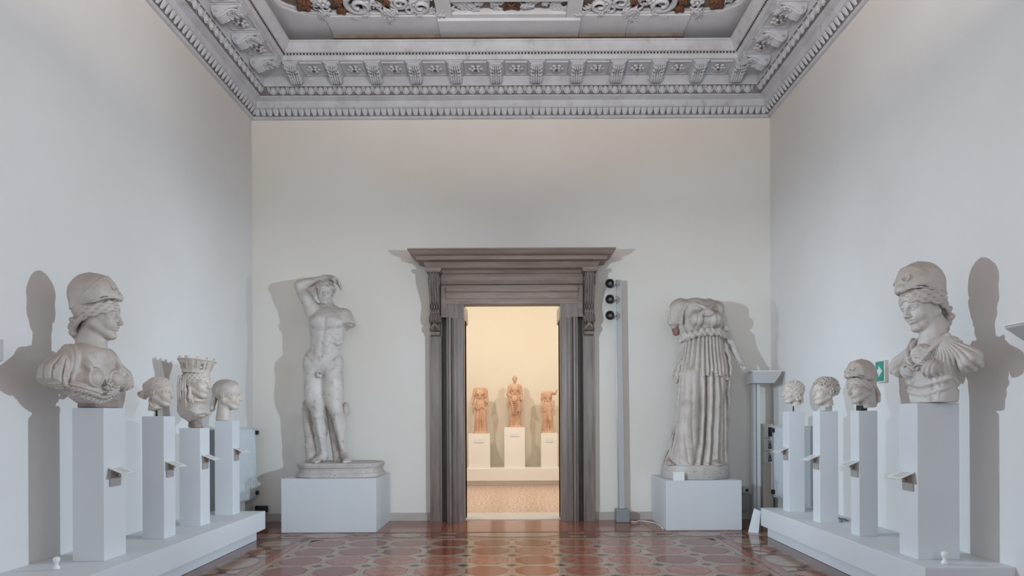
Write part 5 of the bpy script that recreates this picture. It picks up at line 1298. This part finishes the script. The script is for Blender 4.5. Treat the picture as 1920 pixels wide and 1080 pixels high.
# crossed band of the aegis
for s_ in (-1, 1): S.strand([(.10+s_*.14, -.06, 2.43), (.10+s_*.10, -.13, 2.39), (.11+s_*.02, -.20, 2.33), (.10-s_*.07, -.22, 2.26)], .022, .012)
S.ell((.115, -.215, 2.265), (.075, .03, .055), .02)
for k_ in range(6): S.strand([(-.32+.04*k_, -.05-.006*k_, 2.43), (-.375+.036*k_, -.07, 2.30), (-.38+.034*k_, -.065, 2.14)], .014, .02, n=8)
S.rough(.003, 14, 35); S.obj('bodice', M['marble'], t0)
S = SDF((.24, -.16, 1.40), (.76, .18, 2.44), .0062)
S.cap((.335, .04, 2.34), (.445, .07, 2.02), .085, .062, .03); S.cap((.445, .07, 2.02), (.615, .0, 1.625), .064, .040, .02); S.ell((.485, .06, 1.93), (.062, .062, .12), .03, rot=(0, -22, 0))
S.ell((.638, -.015, 1.565), (.045, .050, .062), .02, rot=(0, -20, 0))
fingers(S, (.660, -.045, 1.535), (.30, -.10, -.95), (.28, .95, .0), (-.75, -.60, -.1), .12, .0155, 1.15)
S.chain([(.615, -.05, 1.575), (.605, -.085, 1.535), (.63, -.095, 1.505)], [.020, .017, .014], .01)
S.rough(.0015, 20); S.obj('lowered_arm', M['marble_white'], t0)
S = SDF((-.36, -.09, 1.95), (-.22, .08, 2.16), .006); S.cap((-.295, -.01, 2.13), (-.272, -.0, 2.02), .052, .046); S.rough(.01, 22, 50); S.obj('broken_arm_end', M['brown_marble'] if 'brown_marble' in M else mat('reddish_break', (.38, .22, .18), .8, (.24, .13, .10), 20), t0)
# hanging edge of the mantle at the right
S = SDF((.30, -.12, .18), (.58, .22, 1.98), .0072)
for k_ in range(5):
    x_ = .425-.022*k_; S.strand([(x_-.03, .05+.01*k_, 1.95), (x_+.015, -.02+.02*k_, 1.55), (x_+.02, -.02+.02*k_, 1.1), (x_+.0, -.02+.02*k_, .7), (x_-.02-.01*k_, -.0+.02*k_, .24+.05*k_)], .028, .012, .010, 6, (1, .3, 0), 34, k_*1.1, .022)
S.rough(.003, 16); S.obj('mantle_edge', M['marble'], t0)

# ---- three small statues in the room beyond
MO = M['marble_orange']
def small_statue(x, z, hgt, lab, kind):
    u = hgt/1.08; y_ = 14.95
    t = empty('marble_statue', (x, y_, z), 0, lab, 'statue', 'statues in the room beyond the door')
    rrloft([(.165*u, .13*u, .06*u, 0), (.17*u, .135*u, .06*u, .03*u), (.15*u, .12*u, .05*u, .045*u)], 5).build('base', MO, t)
    S = SDF((-.32*u, -.22*u, .02*u), (.32*u, .22*u, 1.32*u), .0105); S.frame((0, 0, 0), None, u)
    lvs = [(.03, 0, 0, .155, .12), (.15, 0, 0, .15, .11), (.4, 0, 0, .135, .10), (.6, 0, 0, .125, .095), (.72, 0, 0, .10, .08), (.8, 0, 0, .10, .08)]
    robe(S, lvs, 7 if kind != 1 else 9, .035, top=.80, warp=.6, seed=kind*1.3)
    robe(S, [(.52, 0, 0, .145, .11), (.66, 0, 0, .125, .095), (.76, 0, 0, .10, .08)], 9, .016, top=.75, seed=kind, hem=lambda a: .55+.03*np.sin(4*a+kind))
    S.ell((0, 0, .88), (.115, .075, .13), .03); S.cap((-.085, .01, .99), (.085, .01, .99), .045, .045, .05)
    for s_ in (-1, 1): S.ell((s_*.045, -.06, .90), (.045, .04, .045), .02)
    for s_ in (-1, 1):
        for k_ in range(3): S.strand([(s_*.08, -.03, 1.0), (s_*(.05-.02*k_), -.08, .92-.02*k_), (s_*.01, -.09, .82-.02*k_)], .007, .006, n=6)
        for k_ in range(3): S.strand([(s_*(.13+.012*k_), .0, .80), (s_*(.15+.01*k_), -.01, .60), (s_*(.16+.008*k_), -.0, .42+.04*k_)], .012, .006, .004, 3, (1, 0, 0), 8)
    if kind == 0:
        S.cap((-.12, .01, .98), (-.17, -.0, .78), .040, .032, .02); S.cap((-.17, 0, .78), (-.185, -.06, .68), .03, .024, .01)
        S.cap((.12, .01, .98), (.15, .0, .78), .040, .032, .02); S.cap((.15, .0, .78), (.155, -.07, .70), .03, .026, .01)
        S.ell((0, -.02, 1.04), (.05, .045, .03), .01, mode='s')
    if kind == 1:
        S.cap((0, .01, 1.0), (0, .0, 1.08), .035, .03, .02)
        S.cap((-.12, .01, .97), (-.17, .0, .78), .042, .034, .02); S.cap((-.17, 0, .78), (-.13, -.09, .74), .03, .026, .01)
        S.cap((.12, .01, .97), (.16, .0, .77), .042, .036, .02); S.cap((.16, .0, .77), (.15, -.10, .66), .032, .024, .01)
        for k_ in range(8): S.strand([(-.13+.01*k_, -.06-.01*k_, .70-.035*k_), (-.02, -.125, .62-.045*k_), (.11, -.09, .72-.04*k_)], .010, .008, n=8)
        for k_ in range(5): S.strand([(.08+.02*k_, -.07+.02*k_, .76), (.10+.016*k_, -.10+.02*k_, .5), (.10+.018*k_, -.09+.02*k_, .24+.04*k_)], .012, .006, .004, 3, (1, 0, 0), 10)
    if kind == 2:
        S.cap((.10, .01, .99), (.19, -.0, .965), .036, .028, .02); S.cap((.19, 0, .965), (.23, -.02, 1.06), .026, .018, .01)
        S.cap((-.12, .01, .98), (-.145, .0, .84), .040, .032, .02); S.ell((0, -.02, 1.04), (.05, .045, .03), .01, mode='s')
        S.cap((.02, -.05, .55), (.06, -.12, .32), .07, .05, .04); S.cap((.06, -.12, .32), (.12, -.08, .05), .05, .045, .03)
    S.half((0, 0, .04), (0, 0, -1), 0)
    S.obj('figure', MO, t)
    if kind == 1:
        S = SDF((-.11, -.14, 1.04*u), (.11, .12, 1.34*u), .0065); S.frame((0, 0, 1.145*u), None, .15*u); head(S, neck=.6); S.ell(HC, HR); S.half((0, -.28, .2), (0, -1, -.4), .03) if False else None
        S.obj('head', MO, t)
        S = SDF((-.11, -.14, 1.06*u), (.11, .12, 1.34*u), .006); S.frame((0, 0, 1.145*u), None, .15*u); scalp(S, lift=.03); waves_side(S, rows=5, r=.05); S.ell((0, .2, .52), (.12, .12, .1), .05); S.obj('hair', MO, t)
small_statue(-.80, 1.161, 1.08, 'headless draped marble with both elbows bent, left of three beyond the door', 0)
small_statue(.0-.02, 1.296, 1.02, 'draped marble woman with her head, middle of three beyond the door', 1)
small_statue(.72, 1.166, .98, 'headless draped marble raising one arm, right of three beyond the door', 2)
